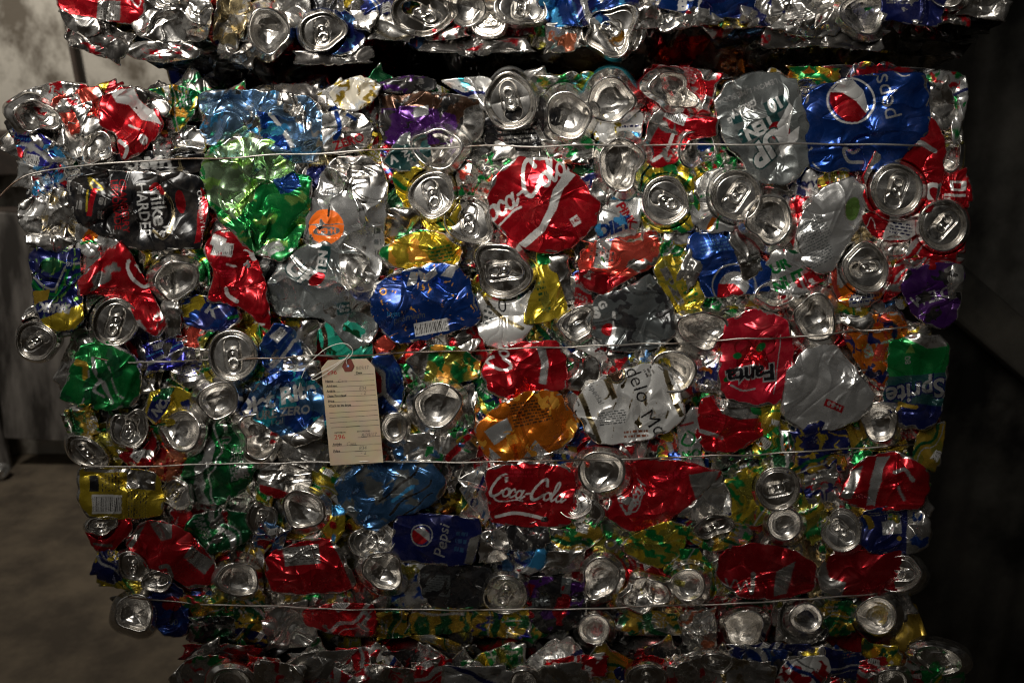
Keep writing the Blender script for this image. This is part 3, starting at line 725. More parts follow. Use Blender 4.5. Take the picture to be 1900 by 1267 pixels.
E('dark can lid in shade', 'lid', 1501,168,28,22, lay=0, crush=.5, tab=10)
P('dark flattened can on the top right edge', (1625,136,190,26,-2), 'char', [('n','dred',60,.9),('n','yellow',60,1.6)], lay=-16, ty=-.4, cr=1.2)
P('big blue can with round red and white emblem', [(1488,196),(1520,162),(1600,142),(1680,136),(1712,142),(1722,180),(1718,245),(1650,308),(1560,316),(1506,308),(1500,255)], 'blue',
  [('c','white',1579,188,45,43),('c','blue',1579,188,41,39),('p','white',[(1541,172),(1560,152),(1582,149),(1602,168),(1612,205),(1606,212),(1585,186),(1560,171)]),('p','red',[(1541,172),(1562,171),(1588,188),(1608,212),(1592,226),(1570,226),(1548,208),(1540,190)]),('t','pale','pepsi',1638,176,34,103,.0,-.004),('l','pale',[(1594,278),(1584,284),(1572,276),(1566,278),(1574,300),(1600,302)],6),('e','alu',0,.0,.985)], cr=.6, lay=16, H=14, lm="the top-right blue can")
P('silver shoulder of a can at the end of the blue can', (1742,196,52,100,8), 'alu', [('n','dull',40,.8)], cr=1.0, lay=4)
P('white crumpled can with red and green marks', [(1706,140),(1750,132),(1790,142),(1796,180),(1780,250),(1768,270),(1758,200),(1735,160)], 'pale', [('n','red',30,.9),('n','green',36,1.2)], cr=1.3, lay=2)
E('red can with pale stripe and large lid', 'lid', 1664,352,47,46, lay=30, tilt=(.05,.0), crush=.15, tab=250, mouth=0, neck='red',
  body=([(1602,330),(1636,260),(1682,212),(1728,222),(1752,262),(1748,330),(1728,392),(1655,408),(1612,385)],'red',[('p','dull',[(1602,330),(1640,250),(1664,228),(1660,275),(1640,330),(1612,370)]),('l','pale',[(1668,262),(1700,262),(1735,280)],9),('c','pale',1679,221,10,9),('s','pink',1706,228,22,14,-20,3),('t','white','C',1735,355,34,-80,.2,.05)],{'cr':.7,'lay':16,'H':14}), lm="the large-lidded red can")
E('small silver can bottom with yellow edge', 'bot', 1762,290,28,36, lay=2, crush=.6, neck='yellow')
P('silver green can scrap at the right end', (1768,250,36,46,0), 'dull', [('n','olive',30,.6)], lay=-4)

# ---- second row
P('silver white can end bent outward', [(36,380),(60,366),(88,378),(94,420),(80,436),(48,430),(34,410)], 'alu', [('n','white',50,.6)], cr=.9, lay=6)
P('silver and gold crumpled can', (116,398,62,88,-15), 'alu', [('n','gold',34,.6)], cr=1.4, lay=2)
P('crinkled white and cyan can', (98,344,70,60,20), 'pale', [('n','sky',34,.6),('n','red',26,1.4),('n','navy',34,1.2)], cr=1.4, lay=0)
P('wide black can with white and red lettering', [(132,334),(200,318),(300,322),(366,326),(384,392),(366,456),(300,462),(248,460),(196,438),(148,412),(130,372)], 'black',
  [('t','white',"mike's",297,392,29,-84,.0,.012),('t','white','HARDER',267,391,20,-84,.0,.012,.95),('t','red','CRANBERRY',231,382,13,-85,0,.0),('t','red','LEMONADE',216,380,13,-85,0,.0),('l','gold',[(296,352),(314,368),(321,395),(316,424),(302,442),(284,428)],4.5),('l','red',[(280,350),(290,344),(302,358)],7),('c','dred',335,375,9,22,10),('p','red',[(373,348),(390,375),(372,450),(362,452)]),('t','white','CRANBERRY LEMON',375,405,8,-84,0,.01),('l','yellow',[(165,328),(172,350),(190,350),(165,328)],2.5),('r','red',170,375,9,52,-12),('s','dull',188,388,12,52,-8,2),('l','yellow',[(163,352),(160,392)],3),('s','dull',148,368,10,60,-6,2)], cr=.85, lay=16, H=14, lm='the wide black can')
P('narrow black can with upside-down white lettering', (255,306,228,42,3), 'black', [('t','white','HARD',275,303,22,184,.0,.05),('t','white','kes',321,320,12,-85,0,.03),('l','gold',[(330,292),(336,310),(326,332)],3)], cr=.8, lay=9)
P('white can with a blurred orange flower', [(140,425),(152,412),(190,425),(222,448),(205,470),(165,478),(142,460)], 'pale', [('n','dull',34,1.1),('c','orange',168,438,15,11,30),('c','red',164,442,7,6),('l','green',[(152,452),(172,446),(186,460)],4)], lay=8)
P('navy can with green waves and yellow bottom', [(56,470),(90,458),(146,466),(150,520),(154,590),(135,612),(95,612),(66,580),(60,520)], 'navy', [('l','green',[(58,520),(80,540),(105,545),(120,520),(128,500),(148,495)],6),('l','pale',[(58,512),(84,532),(102,536),(112,515),(122,494),(148,488)],3.5),('l','dgreen',[(60,530),(90,552),(120,545),(135,515),(150,508)],5),('c','dgreen',95,492,20,14),('n','lime',18,1.6),('r','blue',128,491,14,18,0),('t','white','80',128,490,9,0),('p','ochre',[(60,540),(92,536),(88,556),(64,566)]),('p','yellow',[(75,592),(122,575),(156,560),(156,592),(136,612),(92,616)]),('t','pale','BRISK',100,572,17,176,.2,.05),('l','navy',[(128,572),(140,560),(152,556)],3)], cr=1.0, lay=14, lm='the navy can with green waves')
P('silver flap folded over the navy can', (97,452,94,26,-8), 'alu', cr=1.2, lay=14)
E('can lid sticking out alone', 'lid', 68,632,38,34, rot=-25, lay=10, crush=.35, tab=60, tilt=(.3,-.1), body=([(40,590),(60,566),(95,565),(110,600),(100,640),(55,650)],'dull',[('n','dred',30,.9)],{'cr':1.0}), lm='the lone lid at the left edge')
P('big red can with curled white letter', [(146,522),(184,482),(222,450),(244,474),(285,552),(308,598),(290,622),(256,604),(236,562),(176,545),(150,548)], 'red', [('l','white',[(240,482),(238,500),(250,520),(268,534),(276,526)],7),('l','white',[(252,492),(262,504)],6),('n','dull',60,1.5),('r','pale',258,606,16,18,30)], cr=.9, lay=16, lm='the big red can at left')
P('small silver can end', (165,483,44,58,-10), 'alu', [('n','dull',30,.9)], cr=.8, lay=8)
E('can lid with long tab', 'lid', 213,598,41,44, rot=-25, lay=14, crush=.2, tab=100, tilt=(-.1,0), body=((205,582,96,88,-20),'dull',[('s','green',185,555,40,10,20,2)]))
E('silver can bottom with yellow and green body', 'bot', 326,518,49,46, rot=20, lay=14, crush=.5, neck='alu', body=((322,500,122,98,5),'yellow',[('n','green',50,.4),('n','alu',60,.9)]))
P('bright red can with white barcode', [(378,462),(396,438),(422,428),(442,448),(470,470),(492,525),(500,605),(482,602),(452,572),(412,562),(384,556),(398,508)], 'red', [('b','print',412,462,40,26,-8),('r','white',405,448,28,20,-20),('s','pink',408,487,9,40,0,5),('s','pink',424,503,22,26,0,5),('l','white',[(420,535),(425,550),(440,560)],8),('n','white',36,1.75)], cr=1.15, lay=16, lm="the left red barcode can")
P('yellow and blue can with bold print', [(334,560),(365,548),(395,552),(430,562),(450,590),(420,612),(380,612),(344,598)], 'navy', [('p','yellow',[(334,560),(376,545),(384,566),(360,590),(336,586)]),('t','pale','K',396,575,22,-30,0,.05),('n','blue',36,.9),('l','green',[(425,590),(450,585)],6)], cr=1.2, lay=4)
P('bare silver can side', (318,590,34,66,5), 'alu', cr=.6, lay=10)
P('silver can with an orange disc', [(566,440),(578,378),(600,322),(628,294),(672,294),(704,308),(718,345),(714,400),(706,500),(692,520),(648,470),(575,462)], 'pale', [('p','alu',[(600,322),(640,290),(718,305),(715,345),(680,345),(640,360),(615,345)]),('c','disc',605,421,33),('c','pale',606,429,24,9),('t','disc','H-E-B',606,429,10,180,.0,.05),('l','pale',[(576,417),(636,416)],1.6),('t','print','SPARKLING',625,356,13,183,.2,.0),('s','smoke',700,450,12,60,0,3),('l','black',[(611,380),(609,400)],4),('n','alu',60,1.3)], cr=.95, lay=16, lm='the silver can with orange disc')
E('yellow can with crooked lid', 'lid', 803,362,38,44, rot=-20, lay=20, crush=.45, tab=130, tilt=(.1,.05), neck='yellow', body=([(732,322),(780,312),(838,340),(855,385),(840,425),(800,430),(765,400),(738,360)],'yellow',[('n','olive',60,1.3)],{'lay':8}), lm="the crooked-lidded yellow can")
E('silver can lid with torn off opening', 'lid', 870,410,43,44, rot=10, lay=14, crush=.6, tab=80, mouth=0, tilt=(-.08,.1))
P('bare silver crumpled side of a can', (742,412,72,50,5), 'alu', cr=1.3, lay=4)
P('yellow, green and orange crinkled can', [(704,470),(735,444),(790,426),(836,440),(858,470),(842,496),(790,500),(728,494)], 'yellow', [('n','amber',44,.4),('p','green',[(704,455),(722,452),(720,494),(704,490)]),('l','green',[(735,440),(770,428),(800,425)],8),('s','green',818,472,44,34,10,5)], cr=1.3, lay=10)
P('grey can printed with TEN and silver dented end', [(500,530),(525,486),(570,456),(625,450),(672,472),(698,520),(700,580),(690,632),(650,645),(600,590),(545,588),(508,575)], 'grey', [('p','alu',[(628,470),(680,472),(702,540),(690,590),(640,566)]),('r','dteal',599,486,20,60,-12),('t','white','TEN',596,488,17,84,0,.05),('t','dteal','UP',560,505,34,-38,.1,.09),('t','white','UP',560,505,34,-38,.1,.04),('c','red',588,518,16,11,30),('t','white','7',618,578,16,10,0,.05),('r','dteal',638,572,26,22,10),('s','pale',640,572,20,14,10,2),('n','alu',44,1.45)], cr=1.2, lay=14, lm="the left grey can")
P('royal blue can with barcode and broken letters', [(686,560),(698,528),(735,508),(800,490),(846,494),(872,530),(888,585),(880,602),(812,622),(742,636),(704,606)], 'blue', [('p','pale',[(755,530),(762,505),(778,505),(772,528)]),('p','pale',[(780,520),(776,500),(790,508),(806,496),(812,508),(790,524)]),('p','pale',[(818,512),(836,492),(848,494),(838,516)]),('c','amber',711,541,7),('c','blue',711,541,4.5),('n','amber',9,2.1),('t','sky','light',731,582,11,5,0,.0),('t','smoke','premium',760,588,12,12,.2,.0),('b','print',800,607,64,24,10)], cr=.85, lay=18, H=12, lm='the blue can with barcode')
E('crushed lid on a white and gold can', 'lid', 934,500,52,50, rot=30, lay=14, crush=.7, tab=-20, body=([(888,540),(930,520),(985,540),(990,600),(955,645),(905,640),(884,600)],'white',[('l','gold',[(890,535),(920,580),(970,610)],7),('t','black','0',932,566,26,10,.1,.0),('s','smoke',905,585,20,40,-20,4)],{'lay':6}))
P('big bright red can with flowing white script', [(906,392),(916,336),(950,300),(1008,292),(1060,318),(1106,372),(1108,408),(1080,440),(1040,466),(985,464),(934,432)], 'red', [('k','white',972,372,24,33,.24,0.2,10),('p','white',[(1052,315),(1068,325),(1046,350),(1032,390),(1010,430),(975,460),(960,454),(1000,420),(1018,384),(1026,350)]),('r','white',1067,410,17,17,30),('t','red','140',1067,409,8,30,0,.02),('s','pink',1052,426,22,14,32,3)], cr=.85, lay=22, H=14, lm="the biggest red script can")
P('silver shoulder curving round the red script can', (1108,390,46,120,-12), 'alu', cr=.6, lay=4)
P('silver can end with orange and green scraps', (882,336,62,74,10), 'alu', [('n','orred',30,.7),('n','green',30,1.1)], cr=1.2, lay=2)
P('silver can top with rust spot', (1052,280,104,44,0), 'alu', [('c','rust',1052,300,7,6),('n','green',40,1.3)], cr=1.0, lay=4)
P('dark grey can with white V and small caps', [(712,300),(745,252),(785,238),(800,270),(790,312),(740,318)], 'dteal', [('t','white','V',730,296,16,200,0,.05),('t','white','AN',755,288,12,-60,0,.03),('n','grey',60,.8)], cr=.7, lay=8)
E('large tilted grey can bottom', 'bot', 812,275,56,46, rot=-20, lay=16, tilt=(.2,-.05), crush=.6, neck='grey', lm='the large tilted can bottom')

E('yellow and green can with round lid', 'lid', 1235,373,42,43, rot=8, lay=20, crush=.2, tab=150, tilt=(.06,.05), neck='green', body=([(1188,370),(1200,318),(1240,306),(1285,330),(1298,385),(1282,428),(1228,430),(1196,410)],'yellow',[('n','green',44,.3)],{'lay':6}))
E('round lid on a silver can with green print', 'lid', 1366,363,45,46, lay=22, crush=.12, tab=235, tilt=(.02,.04), neck='pale', body=([(1276,370),(1300,328),(1340,312),(1372,345),(1370,420),(1322,432),(1288,415)],'pale',[('s','green',1310,362,50,10,15,1),('l','orange',[(1315,425),(1328,400)],9),('l','green',[(1330,425),(1334,402)],4),('n','dull',50,1.2)],{'lay':6}), lm="the lid beside the topmost grey can")
E('can bottom on a tilted silver neck', 'bot', 1426,408,50,58, rot=-25, lay=18, tilt=(-.2,.1), crush=.55, neck='dred')
P('crescent silver shoulder of a can', (1384,470,44,92,20), 'alu', cr=.5, lay=8)
P('silver can with red and blue slanted letters', [(1100,410),(1140,365),(1185,355),(1190,400),(1175,440),(1120,450)], 'pale', [('t','red','PINK',1164,400,17,-58,0,.04),('t','blue','DIET',1140,420,22,20,.2,.06),('n','sky',50,1.2)], lay=6)
P('orange-red can with small facts panel', [(1074,490),(1098,450),(1150,440),(1212,428),(1230,450),(1218,490),(1175,512),(1120,545),(1085,530)], 'orred', [('r','pale',1118,472,26,54,-8),('s','print',1118,472,22,50,82,5),('p','dred',[(1072,500),(1120,505),(1170,515),(1110,550),(1080,540)]),('t','blue','Diet',1146,432,16,20,.1,.05),('n','alu',60,1.4)], cr=1.1, lay=14, lm="the orange-red can")
P('curved bare silver can end', (1042,520,38,96,8), 'alu', cr=.6, lay=6)
P('dark red can strip between silver ends', (1080,540,34,70,10), 'dred', [('e','alu',0,.22,1.1)], lay=4)
P('yellow can with green band and print', [(996,470),(1020,466),(1030,500),(1054,575),(1020,595),(972,600),(980,560),(996,520)], 'yellow', [('p','green',[(996,470),(1024,464),(1026,492),(998,492)]),('s','dgreen',1008,550,18,60,15,6),('n','olive',40,1.2)], lay=10)
P('dark grey can with red dot and letters', [(1092,590),(1110,550),(1160,535),(1205,512),(1240,555),(1260,610),(1225,642),(1150,652),(1105,628)], 'smoke', [('t','white','S',1106,580,20,20,0,.07),('t','white','G',1118,565,14,-60,0,.05),('c','red',1128,612,12),('l','white',[(1138,580),(1140,610),(1130,640)],7),('p','pale',[(1156,632),(1165,615),(1172,632)]),('n','char',50,.9)], cr=.85, lay=14, lm='the dark grey can with red dot')
P('yellow can with bare silver middle', [(1212,500),(1245,470),(1280,500),(1308,550),(1290,580),(1262,582),(1236,550)], 'yellow', [('l','alu',[(1232,500),(1262,560)],14),('s','green',1282,545,24,40,20,4),('n','olive',36,1.2)], cr=1.1, lay=8)
P('green topped yellow can crushed flat', (1252,472,58,46,-10), 'green', [('n','yellow',34,.5),('n','pale',40,.9)], lay=4)
P('silver caved end of a can', (1282,498,36,84,-25), 'dull', cr=.9, lay=12)
P('blue can with half-hidden round emblem', [(1276,460),(1290,432),(1350,440),(1400,470),(1432,500),(1425,540),(1370,548),(1310,550),(1296,510)], 'blue', [('o','pale',1362,530,40,3),('c','pale',1362,530,27),('p','red',[(1334,526),(1362,526),(1382,545),(1352,556),(1330,552)]),('s','steel',1330,455,60,26,10,4)], cr=.8, lay=8, lm='the blue can with half-hidden emblem')
E('grey can bottom lying low', 'bot', 1440,545,44,30, rot=15, lay=10, crush=.6, tilt=(0,.2))
E('can bottom with a swirl of dents', 'bot', 1301,612,50,46, lay=16, crush=.95, neck='alu')
E('folded silver can bottom over green can', 'bot', 1070,600,42,36, rot=10, lay=8, crush=.9, neck='green')
P('bright little silver can end', (1254,442,46,28,-10), 'alu', [('e','yellow',90,.2,1.1)], cr=.5, lay=4)
P('silver can with lime patch and nutrition text', [(1480,440),(1492,392),(1530,348),(1582,332),(1606,350),(1604,400),(1572,455),(1545,500),(1512,505),(1488,480)], 'pale', [('c','lime',1582,388,13,22,-10),('s','smoke',1512,430,52,44,28,9),('s','smoke',1520,470,50,44,28,9),('l','pale',[(1560,370),(1530,410)],6)], cr=.5, lay=16, H=16, lm='the silver can with lime patch')
P('white can with green capital letters', [(1418,500),(1440,462),(1485,470),(1520,505),(1500,545),(1455,545),(1430,535)], 'pale', [('t','green','OUR',1438,498,20,25,0,.05),('t','green','NUT',1464,520,22,25,0,.05),('t','red','ACK',1463,452,12,40,0,.03),('c','dgreen',1474,462,12,9)], lay=10)
P('red and white striped piece of a can', (1494,527,60,30,35), 'red', [('e','white',35,.3,1.1)], lay=14)
P('red can with white boxed print', [(1600,400),(1630,390),(1700,398),(1702,430),(1680,448),(1640,448),(1612,430)], 'red', [('p','white',[(1652,400),(1700,400),(1698,445),(1636,446)]),('s','navy',1672,425,40,24,-10,4),('l','white',[(1606,424),(1616,404),(1624,424)],1.5)], lay=12)
E('round lid on a red can at the right end', 'lid', 1749,418,44,45, lay=24, crush=.12, tab=225, tilt=(-.05,0), neck='red', body=((1738,420,104,112,0),'red',[],{'lay':6}), lm="the right-end round lid")
P('red can corner with white printed boxes', (1768,352,62,70,8), 'red', [('r','white',1778,345,30,18,0),('r','red',1776,345,14,10,0),('r','white',1772,362,40,5,0),('t','pale','Coke',1745,370,12,10,.2,.0)], cr=.8, lay=6)
E('dented lid on an orange and blue can', 'lid', 1607,497,42,43, lay=20, crush=.4, tab=190, tilt=(.05,.02), mouth=1, body=([(1538,520),(1552,470),(1580,450),(1640,470),(1650,530),(1612,568),(1565,565)],'pale',[('n','orange',44,.3),('s','navy',1605,552,60,22,8,3),('l','orred',[(1548,500),(1548,530),(1556,550)],10)],{'lay':4}), lm="the orange-blue can")
E('half-hidden silver can end', 'bot', 1658,456,34,24, lay=2, crush=.3, body=((1680,472,70,34,15),'yellow',[('n','green',36,.5)],{'lay':-4}))
P('purple can with white capital letters', [(1672,530),(1690,500),(1745,488),(1784,492),(1788,515),(1776,585),(1752,608),(1716,600),(1690,575)], 'violet', [('t','pale','WELCH',1736,548,20,18,0,.03),('p','dull',[(1752,500),(1790,480),(1788,545),(1762,560)]),('n','black',44,.8)], cr=1.1, lay=10, lm="the right-end purple can")
P('red and grey can folded above the purple can', [(1655,500),(1672,482),(1740,476),(1786,480),(1770,496),(1705,508),(1668,545),(1640,560)], 'red', [('c','alu',1684,496,8,10),('n','dull',40,1.0)], lay=6)
E('can bottom ringed by red', 'bot', 1514,590,49,50, rot=0, lay=18, crush=.6, tilt=(.1,.0), neck='alu', body=((1516,590,110,116,10),'red',[],{'lay':0}), lm='the can bottom ringed by red')
P('yellow scrap of a can under the dented lid', (1582,570,60,26,-12), 'yellow', [('n','green',30,1.0)], lay=6)
P('orange can with blue and white print', [(1566,622),(1600,592),(1664,580),(1684,612),(1660,660),(1648,712),(1634,722),(1600,688)], 'orange', [('n','navy',44,.8),('n','pale',30,1.4),('t','pale','SLICE',1632,645,18,20,.1,.05),('n','orred',50,1.0)], cr=1.1, lay=8, lm="the right orange can")
P('silver bent piece with white print', (1592,592,66,40,-30), 'alu', cr=.9, lay=4)

# ---- third row
P('bright green can at the left edge', [(114,738),(130,690),(150,644),(200,634),(246,660),(262,704),(250,748),(200,760),(148,752)], 'green', [('l','pale',[(172,665),(178,690),(192,712),(208,745)],8),('l','pale',[(165,690),(160,730),(152,748)],4),('l','ochre',[(143,672),(158,680),(156,700)],11),('l','pale',[(195,668),(215,725),(228,740)],3),('n','dgreen',50,1.0),('l','pale',[(185,705),(178,725),(190,735)],6)], cr=.9, lay=16, H=14, lm="the left-edge green can")
P('dark blue crumpled can top', (303,660,68,58,10), 'indigo', [('n','pale',26,1.4)], cr=1.2, lay=6)
P('silver can with blue printed panel', [(315,660),(345,645),(385,650),(388,700),(350,720),(318,700)], 'alu', [('s','navy',345,690,34,30,20,6),('s','indigo',368,680,26,30,10,4)], cr=1.2, lay=4)
E('yellow-green can with ringed lid', 'lid', 432,660,44,45, lay=22, crush=.12, tab=95, tilt=(0,.06), body=((432,660,108,104,10),'olive',[('n','green',50,.2),('n','yellow',40,.9)],{'lay':4}), lm='the yellow-green can with ringed lid')
P('navy and yellow can with star-like shapes', [(266,760),(282,728),(320,716),(362,735),(366,780),(330,786),(300,790),(278,780)], 'yellow', [('p','navy',[(272,770),(284,735),(310,722),(318,745),(302,770),(290,785)]),('t','pale','NOS',300,750,16,50,.2,.05),('p','navy',[(335,745),(360,735),(345,770)]),('n','dgreen',40,1.4)], cr=1.1, lay=8)
E('smooth silver can bottom with green edge', 'bot', 404,742,45,44, rot=15, lay=16, crush=.45, body=((392,728,100,96,10),'green',[('n','ochre',40,.6)],{'lay':2}))
E('smooth silver can bottom', 'bot', 340,800,47,44, rot=-10, lay=18, crush=.5)
E('ripped can end over red can', 'lid', 240,796,33,36, rot=10, lay=10, crush=.9, tab=60, body=([(205,800),(220,768),(262,775),(290,812),(280,862),(240,864),(218,840)],'dred',[('n','alu',50,1.2)],{'lay':2}))
P('yellow and green scraps at the left edge', (150,784,62,60,20), 'ochre', [('n','green',34,.4),('n','alu',34,.8)], cr=1.3, lay=4)
E('dark lid turned edgeways', 'lid', 162,838,42,26, rot=-35, lay=8, crush=.3, tab=-20, neck='dull', tilt=(.2,-.3))
P('olive crumpled can', (200,835,66,50,-30), 'olive', [('n','yellow',30,.9)], cr=1.2, lay=-4)
P('dark orange foil-like can', (305,862,70,56,-10), 'rust', [('n','dred',30,.6),('n','amber',30,1.3)], cr=1.3, lay=0)
P('dark green crinkled can', [(332,872),(352,832),(388,792),(420,788),(450,812),(472,868),(456,905),(405,935),(362,930),(344,900)], 'dgreen', [('n','green',44,.5),('n','alu',60,1.7)], cr=1.3, lay=8, lm='the dark green crinkled can')
P('yellow can with black block and fine print', [(146,878),(165,868),(270,872),(292,885),(302,915),(296,955),(225,962),(165,958),(148,930)], 'yellow', [('r','alu',262,890,54,34,-5),('p','black',[(165,882),(184,882),(184,912),(166,912)]),('s','print',205,896,34,36,-88,6),('b','print',198,935,56,36,0),('s','print',255,935,50,36,88,7),('l','alu',[(160,872),(250,874)],6)], cr=.75, lay=16, H=14, lm='the yellow can with black block')
E('crumpled silver lid', 'lid', 328,916,30,28, rot=10, lay=12, crush=1.0, tab=40)
P('bent bare silver can side', (268,700,44,58,0), 'alu', [('n','dull',40,.8)], cr=.9, lay=4)
P('crinkled blue foil can with white lettering', [(452,760),(478,712),(520,690),(566,692),(596,722),(608,765),(598,806),(548,828),(510,800),(478,785)], 'steel', [('n','blue',60,.2),('n','teal',40,.9),('p','alu',[(600,770),(606,812),(548,832),(520,808),(560,800)]),('t','white','Diet Rite',512,737,30,15,.15,.05),('t','pale','PURE ZERO',520,765,16,8,.2,.03),('t','pale','1 cal',514,782,10,10,.1,.0)], cr=1.25, lay=20, H=12, lm='the crinkled blue foil can')
E('silver can bottom with pinched sides', 'bot', 482,806,50,48, rot=20, lay=18, crush=1.1, tilt=(-.2,.1))
P('blue crinkled can', [(482,640),(510,600),(545,612),(562,650),(545,690),(505,695),(484,670)], 'blue', [('n','steel',36,.9),('n','alu',44,1.7)], cr=1.3, lay=8)
P('silver fan-folded can', (560,688,66,50,-10), 'alu', cr=1.4, lay=8)
P('bare silver can stacked in rings', (572,626,40,62,-10), 'alu', cr=.9, lay=2)
P('jade green can with brown edge', [(592,612),(620,590),(662,600),(690,630),(688,662),(640,668),(602,655)], 'jade', [('l','brown',[(596,600),(605,630),(600,660)],8),('n','dgreen',44,1.2),('t','dteal','B',625,615,14,10,0,.04),('l','pink',[(655,633),(680,637)],3)], cr=1.0, lay=6)
P('blue can behind the tag with red and white emblem', [(690,662),(725,655),(745,690),(750,735),(735,765),(705,768),(694,720)], 'blue', [('c','pale',688,715,28,30),('c','red',688,712,24,25),('n','navy',50,1.1)], cr=.6, lay=4)
P('small red can corner above the tag', (712,640,36,30,30), 'orred', lay=4)
E('small smooth can bottom beside the tag', 'bot', 732,794,30,34, lay=8, crush=.15, tilt=(0,.1))
E('green and yellow can with a wide can bottom', 'bot', 812,752,54,50, rot=5, lay=20, crush=.35, tilt=(.06,.02), body=([(746,780),(752,722),(790,698),(840,700),(872,740),(868,800),(830,832),(772,828)],'green',[('n','ochre',50,.2),('n','alu',60,.9)],{'lay':2}), lm='the wide can bottom right of the tag')
P('amber and green translucent-looking can', [(756,668),(800,640),(850,645),(890,672),(885,700),(840,712),(785,705)], 'olive', [('n','green',44,.3),('n','amber',36,.8),('p','alu',[(756,668),(780,640),(800,640),(785,705),(760,700)])], cr=1.1, lay=8)
P('bent silver strip of can wall', (872,756,36,78,10), 'alu', cr=.9, lay=6)
P('green can wedged behind silver strip', (898,742,50,90,20), 'green', [('n','dgreen',40,.4),('n','navy',40,1.2)], lay=-2)
P('red can with white letters running upward', [(894,690),(918,652),(965,636),(1030,634),(1046,660),(1050,718),(1005,728),(950,746),(912,726)], 'red', [('k','white',950,692,17,100,.2,4.8,10),('p','pale',[(996,642),(1012,644),(1018,680),(1014,714),(1000,712),(1004,680)]),('s','pink',1034,643,14,10,0,2)], cr=.7, lay=16, lm="the striped red can")
P('large orange can with gold print panel', [(882,800),(918,758),(978,728),(1030,726),(1062,770),(1072,795),(1035,836),(960,856),(915,856)], 'orange', [('p','pale',[(898,800),(940,775),(952,800),(918,826)]),('s','brown',985,765,74,46,12,8),('p','pale',[(972,848),(992,815),(1002,828),(1030,850)]),('p','pale',[(908,830),(930,850),(912,856)]),('s','rust',1040,815,22,22,-60,3),('n','amber',70,1.0)], cr=.9, lay=16, H=12, lm='the large orange can')
P('steel-blue can with black claw marks', [(618,905),(650,866),(720,858),(796,856),(826,896),(812,925),(775,948),(735,958),(700,985),(662,968),(630,935)], 'steel', [('n','smoke',70,.35),('l','black',[(705,930),(740,900),(768,880),(778,866)],5),('l','black',[(720,955),(755,925),(790,905),(800,892)],5),('l','black',[(742,960),(775,935),(806,915)],4),('n','alu',60,1.7),('l','sky',[(730,930),(765,902)],7)], cr=1.0, lay=12, lm='the steel-blue can with claw marks')
P('silver can with diagonal red stripe', [(798,815),(850,800),(890,812),(880,850),(830,858),(790,850)], 'alu', [('l','red',[(832,850),(870,810)],13),('n','green',40,1.3)], lay=4)
P('silver folded can with red side', [(478,868),(530,858),(576,872),(574,910),(520,925),(484,910)], 'alu', [('p','red',[(475,895),(520,910),(560,930),(480,935)])], cr=1.0, lay=8)
E('large smooth can bottom', 'bot', 565,944,52,42, rot=-5, lay=16, crush=.45, neck='alu', body=((560,950,118,92,0),'ochre',[('n','green',40,.5)],{'lay':-2}))
P('yellow-green crinkled strip of can', (600,888,64,44,-20), 'olive', [('n','yellow',34,.6),('n','green',34,1.0)], lay=2)
P('dark bare metal can side', (778,832,92,46,8), 'dull', [('n','steel',50,.9)], cr=1.0, lay=2)
P('dark crumpled silver can', (562,838,96,56,-15), 'dull', cr=1.2, lay=0)

P('white and gold can with dark letters', [(1068,752),(1090,716),(1140,692),(1200,676),(1240,686),(1262,736),(1268,772),(1236,800),(1190,816),(1112,822),(1080,784)], 'white', [('l','gold',[(1076,728),(1092,770),(1112,820)],9),('l','gold',[(1234,684),(1246,730),(1264,770)],9),('c','black',1142,694,19,18),('c','brown',1142,694,12,12),('o','gold',1142,694,16,2),('p','gold',[(1120,705),(1132,700),(1146,738),(1136,742)]),('n','gold',22,2.0),('t','black','delo',1186,712,29,-66,.1,.0),('t','black','Mo',1216,785,30,-50,.1,.0),('s','smoke',1136,775,50,26,8,6),('s','rust',1180,805,44,16,4,2),('t','smoke','Especial',1105,728,11,-58,.2,.0),('s','dull',1204,690,16,20,-60,3)], cr=.85, lay=18, H=12, lm='the white and gold can')
E('grey can bottom half covered', 'bot', 1250,690,50,50, lay=10, crush=.35, tilt=(.1,.1))
P('shiny folded silver can', [(1044,672),(1072,650),(1108,668),(1112,705),(1075,724),(1050,718)], 'alu', cr=1.2, lay=8)
P('pink-red can with dark brand letters and berries', [(1340,650),(1348,600),(1395,576),(1450,588),(1468,625),(1470,680),(1456,738),(1402,754),(1350,738),(1334,706)], 'pink', [('o','dred',1397,672,29,3),('c','red',1397,672,27),('o','dred',1420,640,18,3),('o','dred',1380,645,16,3),('c','green',1412,644,11,7,40),('c','green',1368,660,8,6,0),('c','green',1348,704,5),('l','pale',[(1356,716),(1380,724),(1400,722)],3),('t','pale','Fanta',1392,696,30,188,.1,.09),('t','black','Fanta',1392,696,30,188,.1,.045),('l','pale',[(1448,622),(1440,700),(1436,730)],1.5)], cr=.6, lay=16, H=12, lm='the pink-red can')
P('red can with bare silver top', [(1292,806),(1302,742),(1322,735),(1380,752),(1420,772),(1412,808),(1366,836),(1312,836)], 'red', [('p','alu',[(1318,732),(1420,756),(1412,775),(1370,778),(1340,768)]),('s','pink',1330,775,34,16,-15,3),('l','pale',[(1300,800),(1340,812)],8)], cr=.9, lay=12, lm="the bare-topped red can")
P('white can with green capital letters low down', [(1256,790),(1285,758),(1308,762),(1300,838),(1310,872),(1270,872)], 'pale', [('l','green',[(1272,805),(1266,822),(1282,826),(1288,808),(1276,800)],4),('t','green','MO',1284,842,16,10,0,.05),('l','red',[(1262,790),(1286,784)],4)], lay=6)
E('can bottom on a red can', 'bot', 1116,876,52,49, lay=20, crush=.3, tilt=(.02,.04), neck='red', body=((1120,880,112,116,0),'red',[],{'lay':2}))
